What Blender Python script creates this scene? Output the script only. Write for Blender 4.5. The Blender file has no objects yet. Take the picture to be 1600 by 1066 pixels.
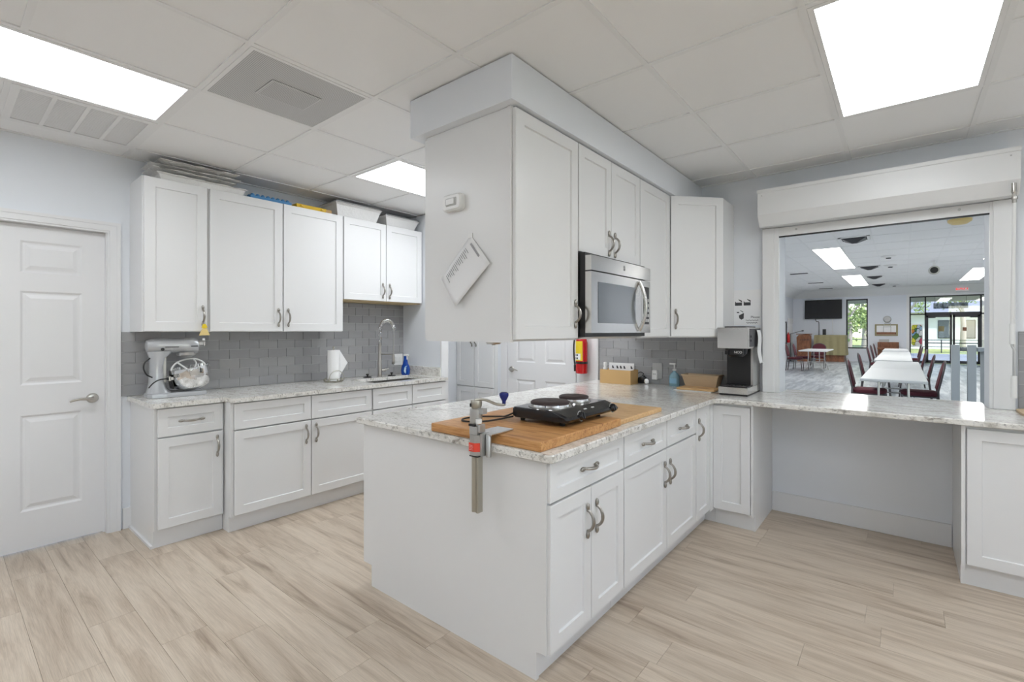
import bpy, bmesh, math, random
from mathutils import Matrix, Vector
random.seed(7)
R = math.radians
SC = bpy.context.scene
COL = SC.collection

# ------------------------------------------------------------------ camera
F_PX = 745.45                                   # focal length in pixels of the 1600 px frame
cam_d = bpy.data.cameras.new('camera')
cam_d.sensor_width = 36.0
cam_d.lens = F_PX / 1600 * 36.0
cam_d.shift_y = -15 / 1600
cam_d.clip_end = 300
cam = bpy.data.objects.new('camera', cam_d)
COL.objects.link(cam)
cam.location = (0, 0, 1.375)
cam.rotation_euler = (R(90), 0, R(39.385))
SC.camera = cam

# ------------------------------------------------------------------ world, sun, exposure
world = bpy.data.worlds.new('world')
SC.world = world
world.use_nodes = True
wn = world.node_tree.nodes
sky = wn.new('ShaderNodeTexSky')
sky.sky_type = 'NISHITA'
sky.sun_disc = False
sky.sun_elevation = R(48)
sky.sun_rotation = R(120)
wn['Background'].inputs[1].default_value = 0.6
world.node_tree.links.new(sky.outputs[0], wn['Background'].inputs[0])
sun_d = bpy.data.lights.new('sun', 'SUN')
sun_d.energy = 6.0
sun_d.angle = R(1)
sun = bpy.data.objects.new('sun', sun_d)
COL.objects.link(sun)
sun.rotation_euler = (R(42), 0, R(60))
SC.view_settings.view_transform = 'Standard'
SC.view_settings.look = 'None'
SC.view_settings.gamma = 1
SC.view_settings.exposure = 0.0
SC.view_settings.use_curve_mapping = False
KITCHEN_LAMP = 7.6
HALL_LAMP = 12.8

# ------------------------------------------------------------------ material helpers
def srgb(r, g, b):
    f = lambda c: (c / 255 / 12.92) if c / 255 <= 0.04045 else ((c / 255 + 0.055) / 1.055) ** 2.4
    return (f(r), f(g), f(b), 1)

def mat(name, col, rough=0.5, metal=0.0, **kw):
    m = bpy.data.materials.new(name)
    m.use_nodes = True
    b = m.node_tree.nodes['Principled BSDF']
    b.inputs['Base Color'].default_value = col
    b.inputs['Roughness'].default_value = rough
    b.inputs['Metallic'].default_value = metal
    for k, v in kw.items():
        b.inputs[k.replace('_', ' ')].default_value = v
    return m

def N(m, t, **kw):
    n = m.node_tree.nodes.new(t)
    for k, v in kw.items():
        setattr(n, k, v)
    return n

def L(m, a, b):
    m.node_tree.links.new(a, b)

def P(m):
    return m.node_tree.nodes['Principled BSDF']

def ramp(m, fac, stops):
    r = N(m, 'ShaderNodeValToRGB')
    e = r.color_ramp.elements
    while len(e) < len(stops):
        e.new(0.5)
    for k, (p, c) in zip(e, stops):
        k.position = p
        k.color = c
    L(m, fac, r.inputs[0])
    return r.outputs[0]

def pos(m, scale=(1, 1, 1), loc=(0, 0, 0)):
    g = N(m, 'ShaderNodeNewGeometry')
    mp = N(m, 'ShaderNodeMapping')
    mp.inputs['Scale'].default_value = scale
    mp.inputs['Location'].default_value = loc
    L(m, g.outputs['Position'], mp.inputs[0])
    return mp.outputs[0]

def noise(m, vec, scale, detail=4, rough=0.55, dist=0.0):
    n = N(m, 'ShaderNodeTexNoise')
    n.inputs['Scale'].default_value = scale
    n.inputs['Detail'].default_value = detail
    n.inputs['Roughness'].default_value = rough
    n.inputs['Distortion'].default_value = dist
    L(m, vec, n.inputs['Vector'])
    return n.outputs['Fac']

def mix(m, fac, a, b, mode='MIX'):
    x = N(m, 'ShaderNodeMix', data_type='RGBA', blend_type=mode)
    for sock, v in ((x.inputs[0], fac), (x.inputs[6], a), (x.inputs[7], b)):
        if hasattr(v, 'is_linked'):
            L(m, v, sock)
        else:
            sock.default_value = v
    return x.outputs[2]

def bump(m, h, strength=0.2, dist=0.005):
    b = N(m, 'ShaderNodeBump')
    b.inputs['Strength'].default_value = strength
    b.inputs['Distance'].default_value = dist
    L(m, h, b.inputs['Height'])
    L(m, b.outputs[0], P(m).inputs['Normal'])

def base(m, out):
    L(m, out, P(m).inputs['Base Color'])

M = {}
M['white'] = mat('white_cabinet_paint', (0.80, 0.80, 0.80, 1), 0.32)
m = M['white']; bump(m, noise(m, pos(m), 160, 2), 0.02, 0.001)
M['trim'] = mat('white_trim_paint', (0.80, 0.80, 0.81, 1), 0.35)
m = M['trim']; bump(m, noise(m, pos(m), 90, 2), 0.03, 0.001)
M['wall'] = mat('pale_blue_grey_wall_paint', (0.80, 0.825, 0.865, 1), 0.6)
m = M['wall']; bump(m, noise(m, pos(m), 120, 3), 0.08, 0.001)
M['hallwall'] = mat('pale_blue_hall_paint', (0.74, 0.77, 0.83, 1), 0.6)
m = M['hallwall']; bump(m, noise(m, pos(m), 60, 3), 0.08, 0.001)
M['tile_ceiling'] = mat('ceiling_tile_white', (0.90, 0.90, 0.90, 1), 0.8)
m = M['tile_ceiling']; bump(m, noise(m, pos(m), 220, 3), 0.10, 0.001)
M['grid'] = mat('ceiling_grid_white', (0.86, 0.86, 0.86, 1), 0.5)
M['void'] = mat('dark_plenum', (0.08, 0.08, 0.08, 1), 0.9)
M['subfloor'] = mat('brown_subfloor', (0.22, 0.18, 0.14, 1), 0.9)
M['grout'] = mat('light_grey_grout', srgb(196, 196, 196), 0.9)
M['subway'] = mat('grey_glazed_tile', srgb(118, 119, 122), 0.12)
m = M['subway']
oi = N(m, 'ShaderNodeObjectInfo')
base(m, ramp(m, oi.outputs['Random'], [(0, srgb(156, 156, 158)), (1, srgb(168, 168, 169))]))
bump(m, noise(m, pos(m), 30, 2), 0.05, 0.002)
# granite
M['granite'] = mat('pale_speckled_granite', (0.7, 0.7, 0.66, 1), 0.10)
m = M['granite']
v = pos(m, (0.7, 1.5, 1.0))
cloud = noise(m, v, 7.5, 8, 0.66, 0.6)
c1 = ramp(m, cloud, [(0.28, srgb(186, 182, 174)), (0.45, srgb(226, 223, 217)), (0.60, srgb(237, 235, 231)), (0.78, srgb(226, 221, 212))])
spk = noise(m, pos(m, (0.8, 1.5, 1.0)), 62, 6, 0.72)
c2 = ramp(m, spk, [(0.36, srgb(104, 102, 98)), (0.47, (1, 1, 1, 1))])
vein = noise(m, pos(m, (0.8, 2.0, 1.4)), 20, 6, 0.65, 0.8)
c3 = ramp(m, vein, [(0.32, srgb(150, 138, 128)), (0.44, (1, 1, 1, 1))])
base(m, mix(m, 0.62, mix(m, 0.62, c1, c2, 'MULTIPLY'), c3, 'MULTIPLY'))

def wood_floor(name, stops, rowdir_scale, use_obj, turn=0.0):
    m = mat(name, (0.5, 0.45, 0.4, 1), 0.42)
    g = N(m, 'ShaderNodeNewGeometry')
    if use_obj:
        oi = N(m, 'ShaderNodeObjectInfo')
        k = N(m, 'ShaderNodeVectorMath', operation='SCALE')
        cmb = N(m, 'ShaderNodeCombineXYZ')
        for i in range(3):
            L(m, oi.outputs['Random'], cmb.inputs[i])
        L(m, cmb.outputs[0], k.inputs[0]); k.inputs['Scale'].default_value = 37.0
        add = N(m, 'ShaderNodeVectorMath', operation='ADD')
        L(m, g.outputs['Position'], add.inputs[0]); L(m, k.outputs[0], add.inputs[1])
        vec, rnd = add.outputs[0], oi.outputs['Random']
    else:
        br = N(m, 'ShaderNodeTexBrick')
        br.inputs['Scale'].default_value = 1.0
        br.inputs['Brick Width'].default_value = 1.22
        br.inputs['Row Height'].default_value = 0.18
        br.inputs['Mortar Size'].default_value = 0.002
        br.inputs['Color1'].default_value = (0, 0, 0, 1)
        br.inputs['Color2'].default_value = (1, 1, 1, 1)
        rt = N(m, 'ShaderNodeMapping'); rt.inputs['Rotation'].default_value = (0, 0, turn)
        L(m, g.outputs['Position'], rt.inputs[0]); L(m, rt.outputs[0], br.inputs['Vector'])
        vec, rnd = rt.outputs[0], br.outputs['Color']
    mp = N(m, 'ShaderNodeMapping'); mp.inputs['Scale'].default_value = rowdir_scale
    L(m, vec, mp.inputs[0])
    big = noise(m, mp.outputs[0], 1.7, 5, 0.6, 0.6)
    c = ramp(m, big, stops)
    mp2 = N(m, 'ShaderNodeMapping'); mp2.inputs['Scale'].default_value = (rowdir_scale[0] * 2.2, rowdir_scale[1] * 9, 1)
    L(m, vec, mp2.inputs[0])
    fine = noise(m, mp2.outputs[0], 4.0, 4, 0.6, 0.3)
    c = mix(m, 0.42, c, ramp(m, fine, [(0.36, (0.62, 0.60, 0.58, 1)), (0.60, (1, 1, 1, 1))]), 'MULTIPLY')
    c = mix(m, 0.8, c, ramp(m, rnd, [(0, (0.90, 0.895, 0.89, 1)), (1, (1.0, 1.0, 1.0, 1))]), 'MULTIPLY')
    base(m, c)
    bump(m, fine, 0.06, 0.001)
    return m
M['floor'] = wood_floor('greige_oak_planks', [(0.28, srgb(160, 142, 124)), (0.40, srgb(192, 175, 156)), (0.54, srgb(211, 196, 178)), (0.78, srgb(220, 206, 189))], (0.85, 9.0, 1), True)
M['hallfloor'] = wood_floor('grey_hall_planks', [(0.30, srgb(112, 120, 130)), (0.46, srgb(164, 171, 179)), (0.56, srgb(196, 202, 207)), (0.8, srgb(220, 224, 227))], (0.5, 4, 1), False, R(90))
P(M['hallfloor']).inputs['Roughness'].default_value = 0.3
M['butcher'] = mat('butcher_block_wood', (0.5, 0.3, 0.12, 1), 0.45)
def wood(m, stops, sc, edge=None):
    v = pos(m, sc)
    n1 = noise(m, v, 3.0, 6, 0.6, 0.8)
    c = ramp(m, n1, stops)
    n2 = noise(m, pos(m), 9, 3)
    c = mix(m, 0.35, c, ramp(m, n2, [(0.3, (0.74, 0.62, 0.5, 1)), (0.6, (1, 1, 1, 1))]), 'MULTIPLY')
    base(m, c)
wood(M['butcher'], [(0.28, srgb(150, 96, 50)), (0.45, srgb(196, 142, 86)), (0.6, srgb(212, 162, 106)), (0.78, srgb(190, 132, 76))], (2, 26, 26))
M['maple'] = mat('light_maple_board', (0.6, 0.4, 0.2, 1), 0.45)
wood(M['maple'], [(0.25, srgb(196, 150, 98)), (0.5, srgb(222, 182, 130)), (0.75, srgb(232, 196, 146))], (4, 26, 20))
M['brownwood'] = mat('brown_cabinet_wood', srgb(128, 82, 54), 0.45)
wood(M['brownwood'], [(0.3, srgb(104, 62, 40)), (0.7, srgb(150, 100, 70))], (6, 6, 1.5))
M['nickel'] = mat('brushed_nickel', (0.50, 0.48, 0.45, 1), 0.28, 1.0)
M['pewter'] = mat('antique_pewter', (0.36, 0.34, 0.31, 1), 0.3, 1.0)
M['steel'] = mat('stainless_steel', (0.66, 0.65, 0.63, 1), 0.22, 1.0)
m = M['steel']; bump(m, noise(m, pos(m, (2, 2, 160)), 6, 2), 0.03, 0.0005)
M['chrome'] = mat('chrome', (0.82, 0.82, 0.82, 1), 0.06, 1.0)
M['caststeel'] = mat('cast_steel', (0.52, 0.52, 0.51, 1), 0.34, 0.9)
M['oldsteel'] = mat('plated_bar_steel', (0.46, 0.44, 0.38, 1), 0.38, 0.9)
M['foil'] = mat('crinkled_foil', (0.86, 0.85, 0.83, 1), 0.35, 0.25)
m = M['foil']; bump(m, noise(m, pos(m), 42, 5, 0.7), 0.35, 0.008)
M['silverpaint'] = mat('silver_grey_enamel', srgb(188, 190, 193), 0.25, 0.3)
M['black'] = mat('black_plastic', (0.012, 0.012, 0.013, 1), 0.35)
M['blackgloss'] = mat('black_gloss_enamel', (0.010, 0.010, 0.012, 1), 0.12)
M['blackmetal'] = mat('black_anodised_metal', (0.03, 0.03, 0.035, 1), 0.4, 0.3)
M['rubber'] = mat('black_rubber_cord', (0.015, 0.015, 0.015, 1), 0.6)
M['burner'] = mat('dark_cast_iron_hob', (0.045, 0.030, 0.030, 1), 0.55)
m = M['burner']; bump(m, noise(m, pos(m), 300, 2), 0.2, 0.001)
M['glassdark'] = mat('dark_oven_glass', (0.10, 0.115, 0.13, 1), 0.05, 0.0, Coat_Weight=1.0)
M['plastic'] = mat('white_plastic', (0.82, 0.82, 0.81, 1), 0.35)
M['greyplastic'] = mat('light_grey_plastic', (0.50, 0.50, 0.50, 1), 0.4)
M['paper'] = mat('white_paper', (0.84, 0.84, 0.85, 1), 0.8)
M['towel'] = mat('paper_towel', (0.86, 0.86, 0.86, 1), 0.9)
m = M['towel']; bump(m, noise(m, pos(m), 180, 2), 0.2, 0.001)
M['ink'] = mat('dark_ink', (0.05, 0.05, 0.055, 1), 0.8)
M['greyink'] = mat('grey_print', (0.35, 0.35, 0.36, 1), 0.8)
M['red'] = mat('red_enamel', srgb(190, 18, 22), 0.25)
M['redlabel'] = mat('red_label', srgb(226, 70, 52), 0.45)
M['yellow'] = mat('yellow_label', srgb(236, 206, 40), 0.45)
M['yellowplastic'] = mat('yellow_plastic', srgb(232, 190, 20), 0.35)
M['cream'] = mat('pale_yellow_plastic', srgb(230, 205, 140), 0.4, 0, Alpha=1.0)
M['bluefoam'] = mat('blue_foam', srgb(82, 144, 196), 0.6)
M['bluebottle'] = mat('deep_blue_plastic', srgb(12, 66, 160), 0.18)
M['bluelabel'] = mat('pale_blue_label', srgb(150, 196, 224), 0.4)
M['blueknob'] = mat('navy_blue_knob', srgb(20, 34, 110), 0.2)
M['gel'] = mat('clear_blue_gel', srgb(168, 210, 228), 0.08, 0, Transmission_Weight=0.25)
M['clear'] = mat('clear_plastic', (0.95, 0.97, 0.98, 1), 0.05, 0, Transmission_Weight=0.9)
M['card'] = mat('brown_cardboard', srgb(206, 168, 114), 0.8)
m = M['card']; bump(m, noise(m, pos(m, (1, 1, 60)), 4, 2), 0.08, 0.001)
M['wicker'] = mat('tan_ribbed_tray', srgb(206, 182, 150), 0.7)
M['sill'] = mat('tan_wood_underside', srgb(206, 184, 140), 0.6)
M['screen'] = mat('tv_screen_black', (0.006, 0.006, 0.007, 1), 0.25)
M['burgundy'] = mat('burgundy_fabric', srgb(92, 40, 50), 0.85)
m = M['burgundy']; bump(m, noise(m, pos(m), 220, 2), 0.2, 0.001)
M['chairframe'] = mat('dark_chair_frame', srgb(92, 88, 90), 0.35, 0.7)
M['tabletop'] = mat('white_folding_top', srgb(214, 217, 218), 0.4)
M['railpaint'] = mat('blue_grey_rail_paint', srgb(176, 182, 186), 0.5)
M['olive'] = mat('khaki_cloth', srgb(150, 142, 108), 0.9)
m = M['olive']; bump(m, noise(m, pos(m), 8, 4), 0.5, 0.03)
M['exit_red'] = mat('exit_red', srgb(230, 50, 50), 0.5)
P(M['exit_red']).inputs['Emission Color'].default_value = srgb(255, 60, 60)
P(M['exit_red']).inputs['Emission Strength'].default_value = 1.2
M['perf'] = mat('perforated_metal', (0.42, 0.42, 0.42, 1), 0.5)
m = M['perf']
vor = N(m, 'ShaderNodeTexVoronoi'); vor.inputs['Scale'].default_value = 130; vor.inputs['Randomness'].default_value = 0
L(m, pos(m), vor.inputs['Vector'])
base(m, ramp(m, vor.outputs['Distance'], [(0.30, (0.26, 0.26, 0.26, 1)), (0.42, (0.64, 0.64, 0.64, 1))]))
M['stained'] = mat('stained_glass', (0.5, 0.5, 0.5, 1), 0.2)
m = M['stained']
vor = N(m, 'ShaderNodeTexVoronoi'); vor.inputs['Scale'].default_value = 5.5
L(m, pos(m, (1.4, 1, 1)), vor.inputs['Vector'])
sepc = N(m, 'ShaderNodeSeparateColor'); L(m, vor.outputs['Color'], sepc.inputs[0])
cc = ramp(m, sepc.outputs[0], [(0, srgb(40, 120, 60)), (0.25, srgb(220, 215, 60)), (0.45, srgb(200, 40, 60)), (0.6, srgb(70, 150, 200)), (0.8, srgb(225, 225, 220)), (1, srgb(30, 30, 34))])
ve = N(m, 'ShaderNodeTexVoronoi', feature='DISTANCE_TO_EDGE'); ve.inputs['Scale'].default_value = 5.5
L(m, pos(m, (1.4, 1, 1)), ve.inputs['Vector'])
base(m, mix(m, 1.0, cc, ramp(m, ve.outputs['Distance'], [(0.02, (0.02, 0.02, 0.02, 1)), (0.06, (1, 1, 1, 1))]), 'MULTIPLY'))
M['signprint'] = mat('blue_grey_sign_letters', (0.4, 0.4, 0.45, 1), 0.7)
m = M['signprint']
base(m, ramp(m, noise(m, pos(m, (1.6, 1, 1.0)), 6, 4, 0.7), [(0.38, srgb(44, 50, 64)), (0.52, srgb(140, 152, 176)), (0.62, srgb(210, 214, 222))]))
M['grass'] = mat('lawn', srgb(140, 158, 84), 0.95)
m = M['grass']; base(m, ramp(m, noise(m, pos(m), 1.5, 6, 0.7), [(0.3, srgb(112, 128, 62)), (0.7, srgb(190, 188, 116))]))
M['asphalt'] = mat('asphalt', srgb(120, 122, 130), 0.9)
m = M['asphalt']; base(m, ramp(m, noise(m, pos(m), 12, 5, 0.7), [(0.3, srgb(104, 106, 116)), (0.7, srgb(140, 142, 150))]))
M['bark'] = mat('pale_bark', srgb(150, 142, 134), 0.95)
m = M['bark']; bump(m, noise(m, pos(m, (6, 6, 1)), 5, 5), 0.6, 0.03)
M['leaf'] = mat('tree_leaves', srgb(122, 146, 70), 0.7)
m = M['leaf']
base(m, ramp(m, noise(m, pos(m), 1.6, 4), [(0.3, srgb(88, 118, 52)), (0.7, srgb(176, 192, 110))]))
M['siding'] = mat('white_siding', srgb(214, 216, 220), 0.7)
m = M['siding']; wv = N(m, 'ShaderNodeTexWave', bands_direction='Z'); wv.inputs['Scale'].default_value = 2.5
L(m, pos(m), wv.inputs['Vector']); bump(m, wv.outputs['Fac'], 0.3, 0.01)
M['shingle'] = mat('grey_shingles', srgb(132, 134, 146), 0.9)
m = M['shingle']; bump(m, noise(m, pos(m), 8, 4), 0.4, 0.02)

def emat(name, col, s):
    m = bpy.data.materials.new(name); m.use_nodes = True
    nt = m.node_tree; nt.nodes.clear()
    e = nt.nodes.new('ShaderNodeEmission'); o = nt.nodes.new('ShaderNodeOutputMaterial')
    e.inputs[0].default_value = col; e.inputs[1].default_value = s
    nt.links.new(e.outputs[0], o.inputs[0])
    return m
M['lens'] = emat('kitchen_light_lens', (0.925, 0.968, 1.0, 1), KITCHEN_LAMP)
M['hall_lens'] = emat('hall_light_lens', (1.0, 0.99, 0.96, 1), HALL_LAMP)
def glass(name, alpha):
    m = bpy.data.materials.new(name); m.use_nodes = True
    nt = m.node_tree; nt.nodes.clear()
    tr = nt.nodes.new('ShaderNodeBsdfTransparent'); gl = nt.nodes.new('ShaderNodeBsdfGlossy')
    tr.inputs[0].default_value = (0.96, 0.98, 0.98, 1)
    gl.inputs['Roughness'].default_value = 0.02
    mx = nt.nodes.new('ShaderNodeMixShader'); mx.inputs[0].default_value = alpha
    o = nt.nodes.new('ShaderNodeOutputMaterial')
    nt.links.new(tr.outputs[0], mx.inputs[1]); nt.links.new(gl.outputs[0], mx.inputs[2]); nt.links.new(mx.outputs[0], o.inputs[0])
    return m
M['pane'] = glass('window_glass', 0.08)

# ------------------------------------------------------------------ mesh builder
class B:
    def __init__(s):
        s.v = []; s.f = []; s.sm = []
    def quad(s, pts, faces, smooth=False, T=None):
        k = len(s.v)
        for p in pts:
            p = Vector(p)
            s.v.append(tuple(T @ p) if T else tuple(p))
        for f in faces:
            s.f.append(tuple(k + i for i in f)); s.sm.append(smooth)
        return s
    def box(s, x0, x1, y0, y1, z0, z1, T=None, c=0.0):
        if x1 < x0: x0, x1 = x1, x0
        if y1 < y0: y0, y1 = y1, y0
        if c <= 0:
            p = [(x, y, z) for z in (z0, z1) for x, y in ((x0, y0), (x1, y0), (x1, y1), (x0, y1))]
            return s.quad(p, [(3, 2, 1, 0), (4, 5, 6, 7), (0, 1, 5, 4), (1, 2, 6, 5), (2, 3, 7, 6), (3, 0, 4, 7)], False, T)
        # chamfered along the horizontal outline at top and bottom
        rings = []
        for z, i in ((z0, c), (z0 + c, 0), (z1 - c, 0), (z1, c)):
            rings.append([(x0 + i, y0 + i, z), (x1 - i, y0 + i, z), (x1 - i, y1 - i, z), (x0 + i, y1 - i, z)])
        return s.rings(rings, True, True, False, T)
    def rings(s, rings, cap0=True, cap1=True, smooth=True, T=None, closed=True):
        n = len(rings[0]); k = len(s.v)
        for r in rings:
            for p in r:
                p = Vector(p); s.v.append(tuple(T @ p) if T else tuple(p))
        m_ = n if closed else n - 1
        for i in range(len(rings) - 1):
            for j in range(m_):
                a = k + i * n + j; b = k + i * n + (j + 1) % n
                s.f.append((a, b, b + n, a + n)); s.sm.append(smooth)
        if cap0: s.f.append(tuple(k + j for j in reversed(range(n)))); s.sm.append(False)
        if cap1: s.f.append(tuple(k + (len(rings) - 1) * n + j for j in range(n))); s.sm.append(False)
        return s
    def lathe(s, prof, c=(0, 0, 0), n=24, T=None, caps=(True, True), smooth=True):
        rg = []
        for r, z in prof:
            rg.append([(c[0] + r * math.cos(2 * math.pi * j / n), c[1] + r * math.sin(2 * math.pi * j / n), c[2] + z) for j in range(n)])
        return s.rings(rg, caps[0], caps[1], smooth, T)
    def cyl(s, p0, p1, r0, r1=None, n=12, smooth=True):
        return s.tube([p0, p1], [r0, r0 if r1 is None else r1], n, smooth)
    def tube(s, pts, r, n=8, smooth=True, flat=1.0, caps=True):
        pts = [Vector(p) for p in pts]
        rs = r if isinstance(r, (list, tuple)) else [r] * len(pts)
        rg = []; ref = None
        for i, p in enumerate(pts):
            d = (pts[min(i + 1, len(pts) - 1)] - pts[max(i - 1, 0)]).normalized()
            if ref is None:
                ref = Vector((0, 0, 1)) if abs(d.z) < 0.9 else Vector((1, 0, 0))
            u = (ref - d * ref.dot(d)).normalized(); w = d.cross(u); ref = u
            rg.append([p + (u * math.cos(2 * math.pi * j / n) + w * math.sin(2 * math.pi * j / n) * flat) * rs[i] for j in range(n)])
        return s.rings(rg, caps, caps, smooth)
    def loft(s, secs, n=20, e=2.0, T=None, axis='x'):
        rg = []
        for (a, cu, cv, ru, rv) in secs:
            ring = []
            for j in range(n):
                t = 2 * math.pi * j / n; ct, st = math.cos(t), math.sin(t)
                u = cu + ru * math.copysign(abs(ct) ** (2 / e), ct); v_ = cv + rv * math.copysign(abs(st) ** (2 / e), st)
                ring.append((a, u, v_) if axis == 'x' else ((u, v_, a) if axis == 'z' else (v_, a, u)))
            rg.append(ring)
        return s.rings(rg, True, True, True, T)
    def prism(s, poly, a0, a1, axis='z', T=None, smooth=False):
        f = {'z': lambda p, a: (p[0], p[1], a), 'y': lambda p, a: (p[0], a, p[1]), 'x': lambda p, a: (a, p[0], p[1])}[axis]
        return s.rings([[f(p, a0) for p in poly], [f(p, a1) for p in poly]], True, True, smooth, T)
    def ball(s, c, r, n=12, T=None):
        rx, ry, rz = r if isinstance(r, (list, tuple)) else (r, r, r)
        rg = []
        for i in range(1, 8):
            a = math.pi * i / 8
            rg.append([(c[0] + rx * math.sin(a) * math.cos(2 * math.pi * j / n), c[1] + ry * math.sin(a) * math.sin(2 * math.pi * j / n), c[2] - rz * math.cos(a)) for j in range(n)])
        return s.rings(rg, True, True, True, T)
    def mesh(s, name, off=(0, 0, 0)):
        me = bpy.data.meshes.new(name)
        o = Vector(off)
        me.from_pydata([tuple(Vector(p) - o) for p in s.v], [], s.f)
        me.polygons.foreach_set('use_smooth', s.sm)
        bm = bmesh.new(); bm.from_mesh(me)
        bmesh.ops.recalc_face_normals(bm, faces=bm.faces)
        bm.to_mesh(me); bm.free()
        me.update()
        if any(s.sm): me.set_sharp_from_angle(angle=R(38))
        return me

ORG = {}
def thing(name, label, cat, loc=(0, 0, 0), rz=0.0, group=None):
    o = bpy.data.objects.new(name, None); COL.objects.link(o)
    o.empty_display_size = 0.05
    o.location = loc; o.rotation_euler = (0, 0, rz)
    o['label'] = label; o['category'] = cat
    if group: o['group'] = group
    ORG[o.name] = Vector(loc)
    return o
def part(name, b, m, parent, world=False, label=None, bevel=0):
    """mesh part of a thing; world=True: b holds world coordinates of an unrotated thing"""
    top = parent
    while top.parent: top = top.parent
    off = ORG.get(top.name, Vector((0, 0, 0))) if world else (0, 0, 0)
    me = b.mesh(name, off)
    me.materials.append(M[m])
    o = bpy.data.objects.new(name, me); COL.objects.link(o)
    o.parent = parent
    if label: o['label'] = label
    if bevel: bev(o, bevel)
    return o
def bev(o, w, seg=2):
    md = o.modifiers.new('bevel', 'BEVEL'); md.width = w; md.segments = seg; md.limit_method = 'ANGLE'; md.angle_limit = R(40)
def solo(name, b, m, label, cat, group=None, bevel=0):
    xs = [p[0] for p in b.v]; ys = [p[1] for p in b.v]; zs = [p[2] for p in b.v]
    c = ((min(xs) + max(xs)) / 2, (min(ys) + max(ys)) / 2, min(zs))
    me = b.mesh(name, c); me.materials.append(M[m])
    o = bpy.data.objects.new(name, me); COL.objects.link(o); o.location = c
    o['label'] = label; o['category'] = cat
    if group: o['group'] = group
    ORG[o.name] = Vector(c)
    if bevel: bev(o, bevel)
    return o
def struct(name, b, m, bevel=0):
    me = b.mesh(name); me.materials.append(M[m])
    o = bpy.data.objects.new(name, me); COL.objects.link(o); o['kind'] = 'structure'
    ORG[o.name] = Vector((0, 0, 0))
    if bevel: bev(o, bevel)
    return o
def dup(root, loc, rz, label=None, group=None):
    r = root.copy(); COL.objects.link(r); r.location = loc; r.rotation_euler = (0, 0, rz)
    if label: r['label'] = label
    if group: r['group'] = group
    for ch in list(root.children):
        c = ch.copy(); COL.objects.link(c); c.parent = r
        for g in ch.children:
            d = g.copy(); COL.objects.link(d); d.parent = c
    return r
def text(name, body, size, m, parent, Mx, ext=0.0005):
    cu = bpy.data.curves.new('txt', 'FONT'); cu.body = body; cu.size = size; cu.extrude = ext; cu.resolution_u = 3
    cu.align_x = 'CENTER'; cu.align_y = 'CENTER'
    t = bpy.data.objects.new('txt', cu); COL.objects.link(t)
    dg = bpy.context.evaluated_depsgraph_get(); dg.update()
    me = bpy.data.meshes.new_from_object(t.evaluated_get(dg))
    bpy.data.objects.remove(t); bpy.data.curves.remove(cu)
    me.transform(Mx); me.materials.clear(); me.materials.append(M[m]); me.name = name
    o = bpy.data.objects.new(name, me); COL.objects.link(o); o.parent = parent
    return o
T = Matrix.Translation
def RZ(a): return Matrix.Rotation(a, 4, 'Z')
def RX(a): return Matrix.Rotation(a, 4, 'X')
def RY(a): return Matrix.Rotation(a, 4, 'Y')

# ------------------------------------------------------------------ room dimensions
XW, XR = -4.20, 2.60         # left wall, right wall
YB, YF = -2.60, 4.13         # back wall (behind the camera), pass-through wall
ZC = 2.587                   # ceiling
WT = 0.22                    # pass-through wall thickness
OX0, OX1, OZ1 = -0.735, 0.405, 2.16   # pass-through opening
HY = 27.2                    # far hall wall
HXL, HXR = -4.25, 5.2
HZ = 3.30

# ------------------------------------------------------------------ floor
fl = struct('floor', B().box(XW - 0.25, XR, YB, YF + WT, -0.05, -0.004), 'subfloor')
prow = 0; y = YB
while y < YF:
    y1 = min(y + 0.18, YF)
    x = XW - 0.12 - random.random() * 1.1
    while x < XR:
        a, b_ = max(x, XW - 0.12), min(x + 1.22, XR)
        if b_ - a > 0.02:
            me = B().box(a + 0.0005, b_ - 0.0005, y + 0.0005, y1 - 0.0005, -0.004, 0.0).mesh('plank')
            me.materials.append(M['floor'])
            o = bpy.data.objects.new('plank', me); COL.objects.link(o); o.parent = fl
        x += 1.22
    y += 0.18
# ------------------------------------------------------------------ walls
b = B()
b.box(XW - 0.15, XW, YB, -0.175, 0, 2.65).box(XW - 0.15, XW, 0.775, 3.25, 0, 2.65).box(XW - 0.15, XW, -0.175, 0.775, 2.06, 2.65)
b.box(XW - 0.15, XW, 3.25, 4.6, 0, 2.65)
wall_left = struct('wall_left', b, 'wall')
b = B()
b.box(-3.6, OX0, YF, YF + WT, 0, 3.4).box(OX1, XR + 0.1, YF, YF + WT, 0, 3.4)
b.box(OX0, OX1, YF, YF + WT, 0, 0.872).box(OX0, OX1, YF, YF + WT, OZ1, 3.4)
b.box(XW, -3.6, YF + 0.05, YF + WT, 2.30, 3.4).box(XW, -3.6, YF + 0.42, YF + 0.5, 0, 2.3)
wall_front = struct('wall_front', b, 'wall')
b = B().box(XW, -3.59, 3.25, 3.33, 0, ZC - 0.001)
struct('wall_stub', b, 'wall')
struct('trim_5', B().box(-3.595, -3.575, 3.243, 3.337, 0, ZC - 0.001), 'trim', 0.003)
b = B()
b.box(XR, XR + 0.15, YB, -0.2, 0, 2.65).box(XR, XR + 0.15, 1.5, YF, 0, 2.65).box(XR, XR + 0.15, -0.2, 1.5, 0, 0.95).box(XR, XR + 0.15, -0.2, 1.5, 2.1, 2.65)
struct('wall_right', b, 'wall')
b = B().box(XW, XR, YB - 0.15, YB, 0, 2.65)
struct('wall_back', b, 'wall')
w = struct('unseen_window', B().box(XR + 0.06, XR + 0.064, -0.2, 1.5, 0.95, 2.1), 'pane')  # unseen window, added for brightness where a microwave reflection suggested one
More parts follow.
